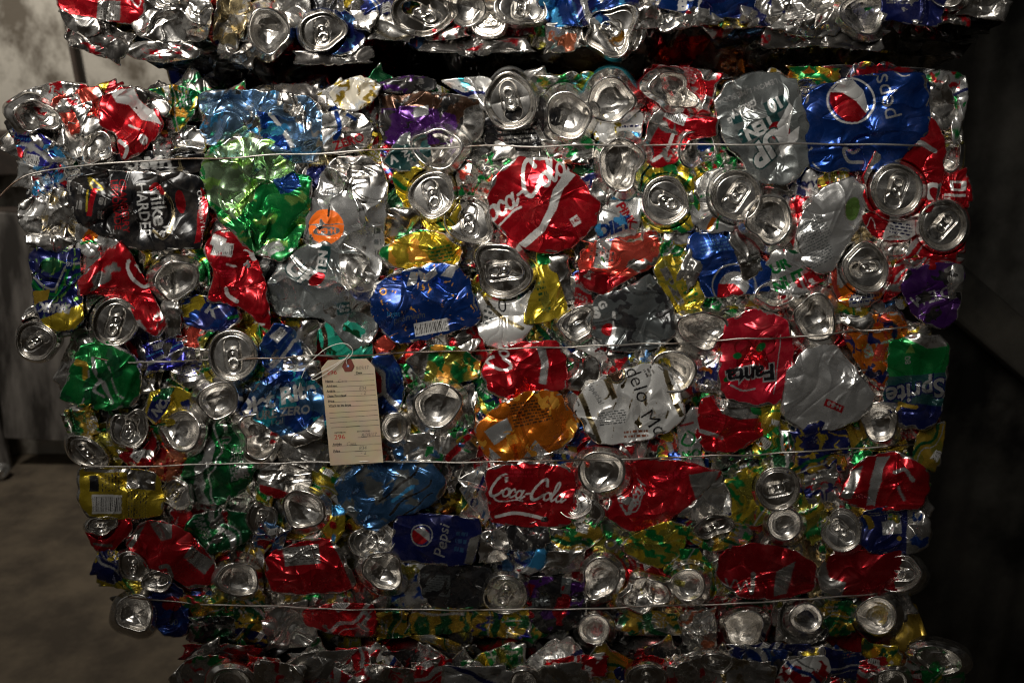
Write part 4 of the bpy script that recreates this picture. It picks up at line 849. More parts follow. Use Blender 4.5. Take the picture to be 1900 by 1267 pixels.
P('red can with white script low in the middle', [(904,872),(970,856),(1056,868),(1066,915),(1056,972),(985,976),(916,966),(906,920)], 'red', [('k','white',978,925,16,-6,.25),('l','white',[(920,958),(960,952),(1010,962)],6),('s','pink',960,880,60,14,0,2)], cr=.95, lay=12, lm="the lower red script can")
P('wide red can with faded white swirls', [(1126,950),(1150,885),(1190,852),(1262,856),(1332,876),(1300,918),(1242,962),(1168,986)], 'red', [('k','pale',1196,905,13,60,.2,0,5),('t','pink','Coke',1246,880,18,8,.2,.0),('p','dull',[(1278,880),(1336,872),(1320,905),(1290,925)]),('k','pale',1158,958,10,42,.2,5,9)], cr=1.0, lay=10)
E('narrow silver can end with ring-pull', 'lid', 1066,930,30,36, rot=10, lay=8, crush=.8, tab=95)
P('navy and silver crumpled can with orange fleck', (1318,688,62,84,-5), 'alu', [('n','navy',34,.3),('n','orange',30,1.7)], cr=1.3, lay=2)
P('dark silver crumpled can', (1304,922,80,86,-10), 'dull', cr=1.1, lay=6)
P('yellow and green crumpled can', (1420,800,58,96,8), 'yellow', [('n','green',44,.2),('n','olive',40,.8)], cr=1.2, lay=4)
P('big plain grey can with small red label', [(1450,745),(1462,690),(1498,648),(1548,642),(1588,686),(1620,732),(1608,764),(1560,792),(1502,798),(1460,780)], 'pale', [('r','red',1547,753,36,14,-22),('t','pale','H-E-B',1547,753,8,158,0,.05)], cr=.6, lay=18, H=14, lm='the big plain grey can')
P('green and navy can with white script at the right edge', [(1652,640),(1690,622),(1742,626),(1760,650),(1752,725),(1744,772),(1716,795),(1662,786),(1640,742),(1646,690)], 'green', [('p','dteal',[(1640,700),(1760,690),(1756,760),(1636,745)]),('p','navy',[(1636,742),(1756,755),(1740,800),(1650,800)]),('p','alu',[(1672,622),(1745,618),(1758,642),(1720,646)]),('p','lime',[(1680,655),(1690,638),(1698,655)]),('p','green',[(1700,650),(1738,655),(1730,680),(1700,672)]),('t','navy','Sprite',1698,728,34,190,.15,.08),('t','pale','Sprite',1698,728,34,190,.15,.02),('t','pale','80',1684,668,11,95,0,.0),('l','ochre',[(1670,748),(1700,756)],8)], cr=.7, lay=16, H=12, lm='the green and navy can')
E('grey can bottom in shade', 'bot', 1634,782,44,44, lay=10, crush=.5, body=((1630,790,108,92,0),'ochre',[],{'lay':-4}))
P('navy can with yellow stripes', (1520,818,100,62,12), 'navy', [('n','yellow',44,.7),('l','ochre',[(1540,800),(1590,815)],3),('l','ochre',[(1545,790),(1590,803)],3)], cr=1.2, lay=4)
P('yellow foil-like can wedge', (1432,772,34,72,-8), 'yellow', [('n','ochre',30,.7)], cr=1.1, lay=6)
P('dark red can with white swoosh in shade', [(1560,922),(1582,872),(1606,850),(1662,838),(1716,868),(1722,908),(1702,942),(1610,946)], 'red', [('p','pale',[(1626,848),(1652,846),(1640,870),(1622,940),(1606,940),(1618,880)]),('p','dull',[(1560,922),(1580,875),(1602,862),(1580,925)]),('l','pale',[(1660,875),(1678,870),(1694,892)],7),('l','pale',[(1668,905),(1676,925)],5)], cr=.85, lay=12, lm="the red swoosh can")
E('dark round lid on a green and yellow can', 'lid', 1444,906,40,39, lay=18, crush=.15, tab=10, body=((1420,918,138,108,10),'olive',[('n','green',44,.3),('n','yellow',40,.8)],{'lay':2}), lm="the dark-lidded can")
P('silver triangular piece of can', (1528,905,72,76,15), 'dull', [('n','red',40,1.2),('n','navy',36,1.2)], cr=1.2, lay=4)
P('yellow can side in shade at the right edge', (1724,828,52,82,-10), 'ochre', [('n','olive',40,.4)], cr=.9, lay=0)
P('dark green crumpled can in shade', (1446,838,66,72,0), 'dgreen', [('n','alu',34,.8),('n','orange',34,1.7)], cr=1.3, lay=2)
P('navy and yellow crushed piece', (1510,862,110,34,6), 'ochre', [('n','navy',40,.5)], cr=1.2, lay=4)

# ---- bottom rows
E('red can with squashed lid', 'lid', 188,974,27,17, rot=5, lay=14, crush=.7, tab=0, body=([(160,985),(172,956),(236,955),(245,985),(215,1015),(195,1036),(172,1012)],'red',[('l','dull',[(175,1008),(210,1014)],5)],{'lay':6}))
P('long red can with grey barcode', [(236,1012),(262,972),(300,966),(345,985),(380,1018),(402,1052),(388,1082),(350,1090),(312,1064),(266,1048)], 'red', [('p','dull',[(276,965),(320,972),(318,998),(298,1004)]),('r','dull',368,1038,52,28,-38),('s','print',368,1038,46,24,52,8),('p','dull',[(236,1012),(262,968),(272,968),(244,1018)]),('l','dull',[(298,1052),(312,1050),(318,1068)],8)], cr=.7, lay=16, H=12, lm='the long red can at lower left')
P('very dark green crinkled can', [(342,985),(362,955),(420,945),(468,960),(462,1000),(420,1020),(372,1030)], 'dgreen', [('n','green',50,1.2),('n','dull',50,1.7)], cr=1.2, lay=4)
P('navy crumpled can at the left edge', (206,1048,56,62,-20), 'navy', [('n','yellow',34,1.4)], cr=1.1, lay=4)
P('yellow flattened can strip at the left edge', (228,1076,84,34,-10), 'yellow', [('n','olive',30,.6)], cr=1.2, lay=0)
E('tilted can lid', 'lid', 246,1050,30,24, rot=-45, lay=16, crush=.4, tab=120)
E('little can lid with open tab', 'lid', 291,1078,26,22, lay=12, crush=.5, tab=0, mouth=1)
E('glossy rounded can bottom at the lowest left corner', 'bot', 250,1138,46,40, lay=14, crush=.5, tilt=(.1,.1), lm="the lowest left can")
P('dark blue can with red patch', [(284,1100),(312,1080),(340,1095),(350,1140),(345,1176),(310,1180),(290,1160)], 'navy', [('c','dred',318,1120,18,14),('n','blue',40,.8),('t','smoke','80',322,1153,12,5,0,.0)], lay=8)
E('dark bronze can bottom', 'bot', 440,1076,48,40, lay=12, crush=.4, neck='champ', body=((446,1048,110,80,0),'ochre',[('n','dull',44,.4)],{'lay':2}))
P('green and amber crumpled can', (392,1124,104,48,4), 'olive', [('n','green',36,.4),('n','amber',40,.9),('n','pink',30,1.8)], cr=1.2, lay=4)
P('black and green ribbed can', (394,1168,92,46,0), 'black', [('n','dgreen',34,.6),('n','dull',40,1.2)], cr=1.2, lay=6)
P('yellow and navy scrap of can', (464,1176,54,54,5), 'ochre', [('n','navy',34,.5)], cr=1.2, lay=4)
P('green crinkled can with yellow folds', (462,1126,54,58,0), 'dgreen', [('n','ochre',34,.3)], cr=1.2, lay=6)
P('yellow and blue can with red letter patch', [(596,962),(615,935),(640,945),(638,985),(620,1010),(600,990)], 'yellow', [('p','sky',[(605,930),(645,930),(640,955),(615,955)]),('c','red',616,972,9,8),('l','sky',[(618,995),(612,1015)],10)], cr=1.3, lay=8)
P('red can with grey facts panel', [(494,1040),(512,1022),(560,1006),(612,1000),(640,1038),(658,1080),(640,1096),(560,1102),(506,1096)], 'red', [('r','dull',560,1030,66,34,6),('s','print',560,1030,60,28,6,6),('p','alu',[(612,1000),(630,1000),(662,1080),(655,1090),(636,1046)]),('l','dred',[(575,1050),(580,1095)],2)], cr=.9, lay=14, H=12, lm="the grey-panelled red can")
E('clear-looking silver can bottom', 'bot', 710,1058,46,44, lay=18, crush=.6, neck='alu', tilt=(-.1,-.1))
E('dark crumpled lid', 'lid', 692,1002,40,36, lay=6, crush=.8, tab=60)
P('navy can with small round emblem', [(734,968),(746,952),(820,955),(884,964),(890,990),(872,1046),(800,1046),(732,1034)], 'navy', [('o','pale',783,992,20,2),('c','red',780,993,16,15),('p','pale',[(768,982),(784,976),(797,990),(798,1005),(790,1000)]),('t','pale','Pepsi',819,1001,22,80,.15,.0),('s','steel',855,1005,20,44,-8,3),('p','dull',[(872,1000),(892,990),(876,1048),(862,1046)])], cr=.6, lay=16, lm='the navy can with small round emblem')
P('matt black can with grey label', [(776,1072),(790,1050),(850,1046),(908,1056),(912,1110),(890,1128),(800,1128)], 'char', [('r','smoke',808,1085,54,38,-5),('s','char',808,1085,50,34,-5,8),('n','black',60,.6)], cr=.5, lay=8)
E('dusty can lid with bent tab', 'lid', 938,1100,40,36, lay=18, crush=.25, tab=60, lm="the dusty lid")
P('red can under the lowest wire', [(556,1130),(620,1118),(690,1122),(698,1150),(690,1180),(620,1176),(572,1160)], 'red', [('n','dull',60,1.3)], cr=.9, lay=8)
P('silver crumpled can under the lowest wire', (535,1162,104,76,8), 'dull', [('n','alu',50,.6)], cr=1.2, lay=6)
P('amber yellow crumpled can', (728,1160,64,48,5), 'ochre', [('n','dgreen',36,.6)], cr=1.2, lay=4)
P('dark green and yellow can with pale rim', (820,1152,116,48,2), 'dgreen', [('n','ochre',44,.2),('l','pale',[(780,1136),(860,1140)],5)], cr=1.0, lay=8)
P('orange-yellow and green crumpled can', (926,1158,106,48,-4), 'ochre', [('n','dgreen',40,.3),('n','indigo',40,1.3)], cr=1.2, lay=6)
P('ochre torn strip of can hanging out of the bottom', [(758,1180),(800,1176),(850,1192),(882,1212),(850,1214),(800,1196)], 'ochre', [('n','dull',34,.4)], cr=1.2, lay=14)
E('half-buried can lid at an angle', 'lid', 484,962,27,30, rot=-20, lay=8, crush=.5, tab=90)
P('blue and silver crushed can', (502,996,62,46,-20), 'steel', [('n','alu',36,.4),('n','dred',34,1.5)], cr=1.2, lay=4)
P('green and yellow scraps of can with silver', (586,1108,130,36,2), 'dull', [('n','green',36,.8),('n','ochre',34,.8)], cr=1.2, lay=2)
P('folded silver can', (914,1012,58,58,10), 'alu', cr=1.3, lay=6)
P('green and ochre can with silver mouth', [(1020,1000),(1040,970),(1110,965),(1118,995),(1085,1022),(1045,1028)], 'ochre', [('n','green',40,.4),('n','alu',50,1.2)], cr=1.0, lay=6)
E('can lid with round rivet', 'lid', 1090,955,32,27, lay=12, crush=.6, tab=90)
P('yellow and green crinkled can with letters', [(1150,1010),(1190,985),(1240,966),(1276,980),(1262,1030),(1225,1052),(1180,1040)], 'olive', [('n','yellow',50,.5),('n','green',40,.7),('t','pale','OP',1142,1015,16,-20,0,.05)], cr=1.2, lay=8, lm="the lettered yellow-green can")
P('dark olive can with pale letters', (1132,1008,70,44,-20), 'olive', [('t','dull','OP',1140,1012,20,-25,0,.05),('n','green',40,.9)], lay=4)
E('silver can bottom with red rim', 'bot', 1116,1072,44,46, rot=-15, lay=16, crush=.7, neck='red')
P('dark red can between two can bottoms', [(1150,1050),(1165,1030),(1235,1060),(1232,1080),(1180,1075),(1155,1075)], 'dred', [], lay=4)
E('silver can bottom with a curled dent', 'bot', 1198,1102,48,42, lay=18, crush=1.2, neck='ochre')
E('dark flat can bottom under a green and yellow can', 'bot', 1278,1086,42,36, lay=16, crush=.2, body=([(1232,1060),(1250,1022),(1295,1020),(1322,1055),(1328,1100),(1300,1122),(1250,1100)],'green',[('n','yellow',44,.3)],{'lay':6}))
P('big dark red can', [(1328,1062),(1348,1020),(1400,1008),(1470,1020),(1508,1045),(1512,1090),(1445,1110),(1372,1106)], 'dred', [('t','dull','VW',1372,1086,26,-4,0,.0),('l','dull',[(1398,1064),(1394,1100)],8),('p','dull',[(1440,1060),(1476,1040),(1460,1100),(1436,1106)])], cr=.9, lay=14, lm="the big dark-red can")
P('black and plum can', [(976,1090),(990,1070),(1060,1072),(1090,1100),(1078,1160),(1010,1172),(985,1150)], 'black', [('n','violet',50,.8),('r','smoke',1050,1085,18,32,-5),('n','dred',60,1.6),('t','smoke','LIME',998,1116,16,10,0,.04)], cr=.7, lay=8)
E('plain flat can end', 'bot', 1104,1168,37,34, lay=16, crush=.12, neck='dull', lm="the plain flat can end")
P('yellow crumpled can with lid edge', (1205,1156,110,48,-3), 'ochre', [('n','dgreen',40,.4),('n','dull',44,.6)], cr=1.2, lay=6)
P('grey silver crumpled can', (1298,1166,66,70,5), 'dull', [('n','rust',40,.9)], cr=1.2, lay=6)
E('shiny can bottom with bright rings', 'bot', 1382,1164,48,38, lay=16, crush=.55, neck='red')
E('yellow-green can with sunken lid', 'lid', 1322,974,34,22, rot=15, lay=12, crush=.8, tab=20, body=([(1272,985),(1300,960),(1360,965),(1396,985),(1380,1015),(1320,1022),(1284,1005)],'ochre',[('n','green',36,.6),('n','dull',40,.6)],{'lay':4}))
P('bright blue scrap of can', [(966,1060),(985,1040),(1002,1004),(1014,1025),(1008,1052),(985,1066)], 'sky', [('e','pale',60,.25,1.2)], lay=12)
P('silver pleated scrap of can', (1044,1042,86,42,6), 'alu', cr=1.3, lay=8)
P('black crinkled can', (982,992,74,52,10), 'char', [('n','dull',30,1.0)], cr=1.4, lay=4)
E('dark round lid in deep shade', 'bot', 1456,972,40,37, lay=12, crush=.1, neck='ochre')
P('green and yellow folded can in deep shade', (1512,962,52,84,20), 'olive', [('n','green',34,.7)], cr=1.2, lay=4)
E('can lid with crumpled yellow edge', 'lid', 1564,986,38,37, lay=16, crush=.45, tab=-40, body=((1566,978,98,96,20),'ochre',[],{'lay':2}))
P('navy can with grey label and silver end', [(1592,1000),(1604,950),(1660,938),(1700,940),(1726,970),(1720,1012),(1690,1026),(1620,1026)], 'navy', [('r','pale',1655,978,36,24,6),('p','dull',[(1684,935),(1732,935),(1728,1022),(1682,1028)]),('s','dull',1640,952,56,8,4,2),('c','ochre',1669,998,5),('n','blue',50,1.5)], cr=.8, lay=12, lm='the navy can with grey label')
P('dark red can with silver curved end', [(1520,1060),(1540,1030),(1600,1020),(1670,1020),(1680,1060),(1660,1095),(1580,1108),(1528,1098)], 'dred', [('p','dull',[(1518,1040),(1532,1034),(1536,1072),(1570,1080),(1560,1106),(1520,1100)])], cr=.7, lay=12)
E('pointed oval can end at the right edge', 'lid', 1668,1066,46,32, rot=10, lay=14, crush=.35, tab=-10, neck='dull')
E('ringed can end on a grey can', 'bot', 1494,1148,38,36, lay=16, crush=.2, body=((1488,1152,90,82,0),'dull',[],{'lay':4}))
E('large ringed can bottom at the lower right corner', 'bot', 1628,1142,48,42, lay=16, crush=.3, tilt=(.15,0), neck='dull', lm="the lower-right ringed bottom")
P('amber and green foil-like can', (1558,1144,52,62,5), 'ochre', [('n','dgreen',34,.2),('n','green',30,1.4)], cr=1.2, lay=6)

# ================================================================== the upper bale
BALE = 1
P('red can with grey barcode', [(105,-30),(180,-45),(262,-30),(270,20),(250,44),(205,40),(130,26),(108,8)], 'red', [('r','dull',202,20,42,36,-4),('s','print',202,20,36,30,86,6),('l','white',[(240,-5),(256,12),(262,-5)],2)], cr=.7, lay=10, lm="the upper bale's red barcode can")
P('silver rim of a can', [(110,14),(130,26),(180,34),(186,60),(160,70),(124,50)], 'alu', [('n','dull',40,.9)], cr=.5, lay=14)
P('large crumpled bare silver can', [(242,30),(265,0),(300,-30),(378,-30),(392,20),(380,72),(320,78),(262,68)], 'alu', [('n','dull',44,.9)], cr=1.5, lay=16)
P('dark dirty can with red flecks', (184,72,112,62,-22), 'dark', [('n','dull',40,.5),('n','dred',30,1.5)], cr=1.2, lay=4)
P('silver sheet of can with red flecks', [(228,92),(258,78),(330,76),(370,92),(362,108),(300,116),(250,108)], 'alu', [('n','red',30,1.3),('n','dull',40,.9)], cr=1.3, lay=8)
P('gold-tinted can edge', (432,20,56,130,-10), 'gold', [('n','alu',40,.6)], cr=1.3, lay=10)
P('dark grey can fold', (448,86,66,70,-20), 'dark', [('n','dull',40,.7)], cr=1.0, lay=2)
E('gold-tinted can bottom', 'bot', 496,56,44,56, rot=10, lay=16, crush=.5, neck='gold', tilt=(-.2,-.1), lm="the upper bale's gold-tinted end")
P('silver crumpled can', (545,14,62,80,0), 'alu', [('n','dull',40,.7)], cr=1.4, lay=4)
E('dark lid with raised tab', 'lid', 597,57,40,36, lay=16, crush=.5, tab=95, neck='blue', body=([(590,30),(640,20),(672,50),(676,80),(650,102),(610,98)],'navy',[('n','steel',44,.6),('p','alu',[(676,70),(678,104),(615,108),(650,95)])],{'lay':4}))
P('small silver can end pressed flat', (672,30,54,50,-20), 'alu', cr=.9, lay=6)
P('dark blue can label half hidden', (698,4,56,44,0), 'navy', [('n','blue',40,.9)], lay=4)
P('brownish silver can shoulder', (728,52,74,50,-6), 'dull', [('l','champ',[(700,60),(730,72),(760,66)],6)], cr=.6, lay=2)
E('can lid with wide open mouth', 'lid', 783,24,54,42, rot=-5, lay=16, crush=.35, tab=150, mouth=1, tilt=(-.05,-.3), lm="the upper bale's open lid")
E('smooth can bottom', 'bot', 866,12,44,44, lay=16, crush=.3, tilt=(.05,-.3))
P('torn red and silver scrap of can', (830,62,74,24,8), 'alu', [('n','red',26,.5)], cr=1.3, lay=4)
E('small golden lid', 'lid', 908,44,32,26, lay=10, crush=.3, tab=180, neck='champ')
E('crumpled lid with raised rivet', 'lid', 966,12,44,40, lay=14, crush=.7, tab=80)
P('glossy blue can', [(1000,-40),(1090,-50),(1178,-30),(1182,30),(1120,46),(1010,46)], 'blue', [('n','sky',70,.8),('n','navy',60,.9)], cr=.9, lay=8, lm="the upper bale's glossy blue can")
E('torn open silver can with orange inside', 'lid', 1136,56,50,40, rot=15, lay=14, crush=1.2, tab=-60, mouth=1, body=([(1076,80),(1092,30),(1130,12),(1180,25),(1198,60),(1180,92),(1130,95)],'alu',[('c','amber',1143,62,17,16)],{'cr':.8,'lay':8}), lm="the upper bale's torn can")
P('brownish crumpled can', (1044,68,66,56,5), 'dull', [('n','rust',44,1.0)], cr=1.2, lay=4)
P('blue can with white capital letters', [(1226,-30),(1300,-40),(1392,-30),(1398,18),(1372,34),(1300,28),(1230,16)], 'blue', [('t','white','BU',1270,-14,26,-4,0,.06),('t','white','LI',1306,12,24,-4,0,.06),('t','white','B',1267,8,24,-4,0,.06),('n','navy',60,1.0)], cr=.6, lay=12, lm="the upper bale's lettered blue can")
P('silver can crushed into folds', (1282,34,112,36,8), 'alu', [('n','dull',44,.5),('c','red',1278,24,6,4)], cr=1.1, lay=4)
P('small silver folded can', (1202,30,54,48,10), 'alu', cr=1.0, lay=6)
P('shiny crumpled silver can', (1504,20,116,90,-8), 'alu', [('n','dull',50,.4)], cr=1.4, lay=10)
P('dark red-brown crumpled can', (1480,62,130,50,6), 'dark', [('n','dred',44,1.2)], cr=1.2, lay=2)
E('dusty grey can end', 'bot', 1600,26,50,50, lay=12, crush=.6, neck='dull', lm="the upper bale's dusty can end")
P('navy can with silver streaks', (1696,14,116,60,-4), 'navy', [('n','alu',34,1.2),('s','dull',1670,-2,50,20,0,5)], cr=.9, lay=8)
E('can rim seen from below', 'bot', 1758,-12,44,30, lay=10, crush=.3)
P('dull silver can at the right end', (1826,12,88,46,-12), 'dull', [('n','alu',50,.8)], cr=1.1, lay=4, lm="the upper bale's rightmost can")
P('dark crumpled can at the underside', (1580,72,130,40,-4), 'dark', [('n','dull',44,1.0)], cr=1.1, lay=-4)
P('dull silver can between red label and folds', (1420,22,80,60,0), 'dull', [('n','navy',44,.9)], cr=1.1, lay=4)
P('dark flat can at the underside', (880,84,190,30,0), 'dark', [('n','dull',50,.9),('n','dred',40,1.6)], cr=1.0, lay=-8)  # dark base with dull grey and dark red streaks
P('dark bent can at the underside', (620,104,150,30,2), 'dark', [('n','dull',50,.9)], cr=1.0, lay=-8)  # dark base with dull grey streaks

# ================================================================== the bottom bale
BALE = 2
T = dict(ty=-.2)
P('silver and green can end at the left end', [(336,1250),(350,1222),(400,1215),(430,1228),(428,1290),(345,1300)], 'dull', [('n','green',50,.6),('n','red',34,1.6)], lay=2, **T, lm="the bottom bale's leftmost can")
E('shiny can bottom with red rim', 'bot', 428,1264,44,38, lay=16, crush=.3, neck='orred', tilt=(0,-.4))
P('folded silver can', (516,1258,90,60,-6), 'alu', [('n','red',40,1.4)], cr=1.3, lay=8, **T)
P('dark silver crumpled can on the top edge', (596,1232,124,48,4), 'dull', cr=1.2, lay=-8, **T)
P('red and silver crumpled can', [(646,1262),(690,1232),(760,1240),(800,1255),(790,1300),(660,1300)], 'alu', [('n','red',40,.5)], cr=1.5, lay=6, **T)
P('bright red crushed can', (800,1248,74,50,10), 'red', [('n','alu',40,1.0)], cr=1.3, lay=4, **T)
P('plain pale grey can on its side', (880,1264,134,58,0), 'pale', [('n','dull',50,1.0)], cr=.8, lay=8, **T, lm="the bottom bale's plain grey can")
E('can bottom with bright ring', 'bot', 972,1266,32,32, lay=10, crush=.3, tilt=(0,-.4))
P('silver can with dents', (1040,1262,100,56,8), 'alu', [('n','dull',40,.4)], cr=1.2, lay=4, **T)
P('red can with white print on the top edge', (1070,1236,120,38,5), 'red', [('n','white',30,1.2)], cr=1.0, lay=-6, **T)
E('bright pale lid', 'lid', 1200,1256,34,30, lay=16, crush=.2, tab=80, tilt=(0,-.5), neck='red', body=((1214,1250,76,64,-20),'red',[('n','orred',40,.9)],{'lay':2}), lm="the bottom bale's bright lid")
P('silver foil-like can with sharp folds', (1290,1250,96,60,12), 'alu', [('n','red',40,1.5)], cr=1.5, lay=6, **T)
E('small lid with long ring-pull', 'lid', 1330,1226,28,20, rot=-15, lay=12, crush=.4, tab=0, tilt=(0,-.4))
P('dull silver can with folds', (1388,1252,84,60,-8), 'dull', [('n','champ',40,.8)], cr=1.2, lay=4, **T)
P('red and white torn can', [(1440,1262),(1460,1226),(1530,1216),(1540,1245),(1500,1300),(1445,1300)], 'white', [('n','red',50,.3)], cr=1.1, lay=6, **T)
P('dark navy can on its side', (1566,1230,76,46,-8), 'navy', [('n','blue',40,1.2)], cr=.7, lay=6, **T, lm="the bottom bale's navy can")
P('red can with silver streak', (1618,1246,66,46,12), 'red', [('n','alu',40,1.0)], cr=1.1, lay=2, **T)
E('dark can bottom with pale rim', 'bot', 1656,1262,36,30, lay=12, crush=.3, tilt=(0,-.4))
E('glassy silver can bottom at the right end', 'bot', 1744,1222,54,34, rot=-12, lay=14, crush=.5, tilt=(.05,-.4), lm="the bottom bale's rightmost can end")
P('green crumpled can at the right end', (1750,1254,80,34,0), 'green', [('n','dull',34,.8)], cr=1.3, lay=2, **T)
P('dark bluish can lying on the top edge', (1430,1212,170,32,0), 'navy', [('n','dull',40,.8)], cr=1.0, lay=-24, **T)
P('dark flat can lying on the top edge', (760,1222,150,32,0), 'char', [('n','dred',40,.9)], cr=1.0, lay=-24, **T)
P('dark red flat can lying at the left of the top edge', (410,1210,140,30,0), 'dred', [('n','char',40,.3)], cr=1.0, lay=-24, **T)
P('grey crumpled can beside the red torn can', (1480,1240,60,40,0), 'dull', [], cr=1.2, lay=-6, **T)

# ------------------------------------------------------------------ labels: each can by its look and its nearest landmark
def where(x, y, bale, plain):
    best = None
    for ph, lx, ly in LM:
        if ("upper bale" in ph) != (bale == GR[1]) or ("bottom bale" in ph) != (bale == GR[2]): continue
        d = math.hypot(x - lx, (y - ly) * 1.1)
        if d > 2 and (best is None or d < best[0]): best = (d, ph, x - lx, y - ly)
    d, ph, dx, dy = best
    if abs(dx) > (2.2, 1)[plain] * abs(dy): w = 'right of' if dx > 0 else 'left of'
    elif plain or abs(dy) > 2.2 * abs(dx): w = 'below' if dy > 0 else 'above'
    else: w = ('lower ' if dy > 0 else 'upper ') + ('right of' if dx > 0 else 'left of')
    return w + ' ' + ph
LM.append(('the tan tag', 655, 765))
_bases = [c[1] for c in CANS]; _seen = {}
for o, lab, x, y, g, own in CANS:
    if own: tries = [lab + {GR[0]: '', GR[1]: ' on the upper bale', GR[2]: ' on the bottom bale'}[g]]
    else:
        tries = [lab + ', ' + where(x, y, g, p) for p in (0, 1)]
        if _bases.count(lab) == 1: tries.append(lab + {GR[0]: '', GR[1]: ' on the upper bale', GR[2]: ' on the bottom bale'}[g])
    full = next((t for t in tries if len(t.split()) <= 16 and t not in _seen), tries[-1])
    if len(full.split()) > 16 or full in _seen: print('LABEL', full)
    _seen[full] = 1
    tag(o, full, 'can', g)

# ------------------------------------------------------------------ baling wires
M_WIRE = simple('bright_steel_wire', (.13, .085, .06), .45, .9, True, (.46, .43, .39), .1, 14, 8, (1, 1, 1), .40, .52)
def wire(label, pts, h=30, r=.0011):
    P2 = smooth_line(pts, 10); n = len(P2)
    rg = np.random.default_rng(len(label)); P2 = P2 + np.stack([0 * P2[:, 0], .9 * waves(P2[:, 0], 0 * P2[:, 0], 130, rg)], -1)
    hh = h - 6 + 7 * waves(P2[:, 0], 0 * P2[:, 0], 160, rg); hh[:6] = np.linspace(-10, h, 6); hh[-6:] = np.linspace(h, -30, 6)
    w = pix(P2[:, 0], P2[:, 1], hh, YM)
    o = link('baling_wire', tube('baling_wire', w, r, 10), M_WIRE)
    tag(o, label, 'wire', 'wires tied round the middle bale')
wire('topmost steel wire crossing the bale, bowed at its left end', [(-30,400),(0,364),(32,335),(76,319),(200,303),(340,296),(480,290),(717,278),(900,272),(1150,270),(1400,268),(1600,268),(1780,273)], 36)
wire('steel wire that carries the tan tag', [(168,660),(200,669),(253,672),(379,669),(480,665),(652,659),(800,653),(955,647),(1200,638),(1430,627),(1600,615),(1712,602)], 36)
wire('steel wire passing behind the bottom of the tan tag', [(150,862),(170,866),(320,863),(480,859),(720,857),(955,855),(1200,850),(1430,841),(1600,832),(1700,825)], 36)
wire('lowest steel wire, sagging across the bottom rows', [(235,1106),(256,1111),(360,1119),(480,1124),(600,1128),(702,1130),(955,1130),(1051,1129),(1228,1124),(1430,1116),(1590,1104),(1640,1098)], 34)

# ------------------------------------------------------------------ paper tag on its string
M_TAG, n_, l_, b_ = new_mat('manila_card')
a_ = n_.new('ShaderNodeAttribute'); a_.attribute_name = 'ink'; b_.inputs['Roughness'].default_value = .75
z_ = n_.new('ShaderNodeTexNoise'); z_.inputs['Scale'].default_value = 60; z_.inputs['Detail'].default_value = 5
t_ = n_.new('ShaderNodeTexCoord'); l_.new(t_.outputs['Object'], z_.inputs['Vector'])
x_ = n_.new('ShaderNodeMix'); x_.data_type = 'RGBA'; x_.blend_type = 'MULTIPLY'; x_.inputs['Factor'].default_value = .35
l_.new(a_.outputs['Color'], x_.inputs['A']); l_.new(z_.outputs['Color'], x_.inputs['B'])
b2_ = n_.new('ShaderNodeBump'); b2_.inputs['Strength'].default_value = .08; b2_.inputs['Distance'].default_value = .001
l_.new(z_.outputs['Fac'], b2_.inputs['Height']); l_.new(b2_.outputs['Normal'], b_.inputs['Normal'])
z2_ = n_.new('ShaderNodeMath'); l_.new(x_.outputs['Result'], b_.inputs['Base Color'])

def tz(x, y): return (580 + x * .20515, 620 + y * .20515)          # tag close-up -> photo pixels
A = 2.9
def tl(x0, y0, x1, y1, w=.75, c='print'): return ('l', c, [tz(x0, y0), tz(x1, y1)], w)
def tt(s, x, y, h, c='print', bold=.04, ang=A, sh=0, q=1): return ('t', c, s, *tz(x, y), h, ang, sh, bold, q)
marks = [tt('296', 175, 345, 8.2, 'tagred', .01, A, 0, 1.15), tt('Date', 420, 348, 4.2), tl(378, 367, 552, 358),
 tt('8/09/17', 450, 303, 7, 'pencil', -.004, 4, .15, .8),
 tt('Name', 150, 424, 4.2), tl(115, 438, 557, 415), tt('Cans', 272, 420, 6, 'pencil', -.006, 3, .2),
 tt('Address', 172, 467, 4.2), tl(120, 480, 562, 460), tt('Article', 165, 513, 4.2), tl(124, 526, 565, 506), tt('834', 455, 487, 6.5, 'pencil', -.005, 4, .15),
 tt('Date Promised', 220, 556, 4.2), tl(130, 571, 570, 550), tt('- 2', 460, 530, 6.5, 'pencil', -.005, 4, .1),
 tt('Price', 168, 604, 4.2), tl(140, 617, 578, 596), tt('Work to be done', 245, 641, 4.2), tl(145, 658, 580, 640),
 tl(152, 713, 585, 686), tl(155, 758, 590, 730), tl(160, 802, 592, 774), tl(168, 845, 602, 820),
 tt('CUSTOMER NO.', 250, 888, 2.2), tt('DATE PROMISED', 462, 876, 2.4), tt('296', 245, 926, 8.6, 'tagred', .01, A, 0, 1.15),
 tt('8/09/17', 512, 908, 7.5, 'pencil', -.004, 4, .15, .9), tl(410, 932, 610, 918),
 tt('Article', 222, 993, 4.4), tl(180, 1013, 618, 990), tt('Cans', 352, 988, 6.5, 'pencil', -.006, 3, .2),
 tt('834', 456, 1026, 7, 'pencil', -.005, 4, .15), tt('Price', 218, 1055, 4.4), tl(186, 1069, 620, 1046), tt('- 2', 462, 1068, 7, 'pencil', -.005, 4, .1), tl(385, 1104, 512, 1096, .7, 'pencil')]
rng = np.random.default_rng(5)
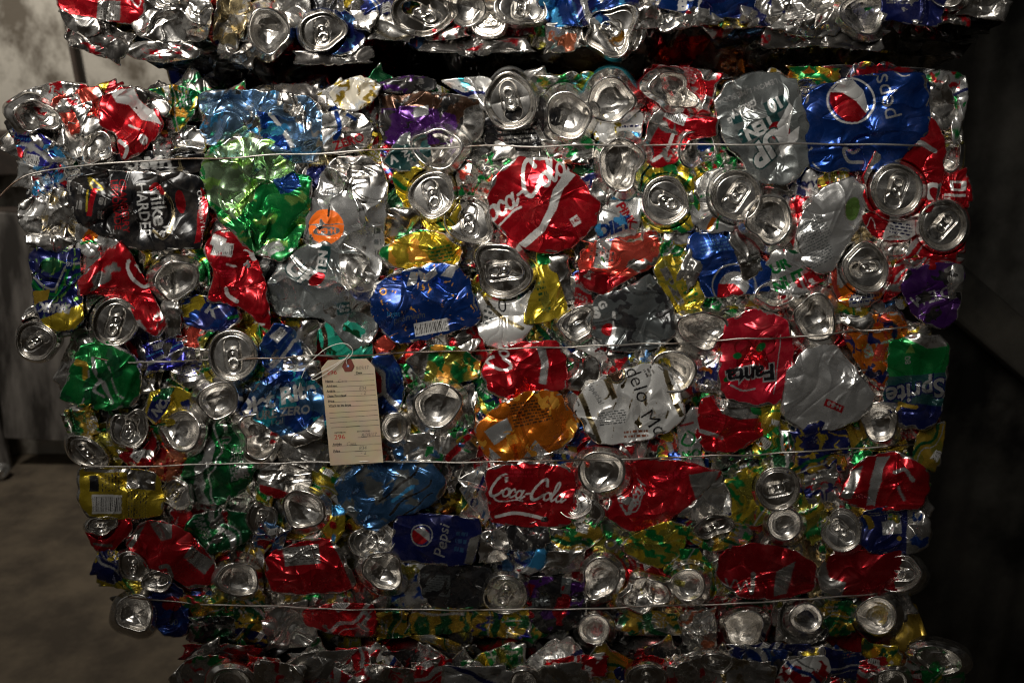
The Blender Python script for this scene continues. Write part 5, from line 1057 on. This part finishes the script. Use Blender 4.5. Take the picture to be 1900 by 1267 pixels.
def card(shape, N, decals, base, h0, hole=None):
    (cx, cy), R = outline([tz(*p) for p in shape], rng, sharp=True)
    rho, ph = disc_grid(N); r = R(ph) * rho
    x, y = cx + r * np.cos(ph), cy + r * np.sin(ph)
    h = h0 + 5 * ((x - 655) / 50) ** 2 * .5 + 7 * ((y - 765) / 95) ** 2 * .5 - (y - 765) * .02 + .9 * waves(x, y, 90, np.random.default_rng(9)) + 10 * np.clip((x + y - 1545) / 40, 0, 1) ** 2
    ink = paint(x, y, base, decals, rng)
    F = grid_faces(N, N, True)
    if hole:
        d = np.hypot(x - hole[0], y - hole[1]) < hole[2]; F = F[~d[F].all(1)]
    O = pix(655, 765, 0, YM)
    return mesh_np('tag', pix(x, y, h, YM) - O, F, ink), O
HO = (*tz(320, 290), 2.7)
me, O = card([(138, 236), (490, 221), (561, 300), (640, 1158), (160, 1187), (78, 308)], 300, marks, 'paper', 40, HO)
K['fibre'] = (.20, .045, .03, 0)
tg = link('paper_tag', me, M_TAG, loc=O)
so = tg.modifiers.new('s', 'SOLIDIFY'); so.thickness = .0004; so.offset = -1
tag(tg, 'tan paper tag numbered 296 hanging on white string from the wire', 'tag')
me2, O2 = card([(300, 222), (345, 220), (378, 290), (350, 338), (292, 340), (266, 292)], 60, [], 'fibre', 41.2, HO)
pt = link('hole_patch', me2, M_TAG, parent=tg, loc=O2 - O)
so = pt.modifiers.new('s', 'SOLIDIFY'); so.thickness = .0004; so.offset = -1
pt['label'] = 'reddish brown fibre patch round the hole'
M_STR = simple('cotton_string', (.66, .63, .56), .9)
def string_pts(pts, hs): 
    q = smooth_line([(x, y, h) for (x, y), h in zip(pts, hs)], 10); return pix(q[:, 0], q[:, 1], q[:, 2], YM)
s1 = string_pts([(645,679),(643,668),(652,659),(654,648),(645,639),(632,637),(614,642),(596,653),(573,675),(561,697),(554,722)], [46,50,50,52,52,50,48,46,44,38,26])
s2 = string_pts([(646,680),(640,666),(622,676),(600,688),(582,699),(578,703),(585,704),(606,692),(630,674),(642,664),(648,656)], [44,50,54,54,52,50,50,53,55,54,44])
so_ = link('tag_string', tube('tag_string', s1, .00046, 8), M_STR)
tag(so_, 'loose white cotton string end looping over the wire above the tan tag', 'string', 'white string of the tag')
so2 = link('tag_string', tube('tag_string', s2, .00046, 8), M_STR)
tag(so2, 'white cotton string loop passing through the hole of the tan tag', 'string', 'white string of the tag')
for o_ in (wall, wr, bm_): o_['kind'] = 'thing'
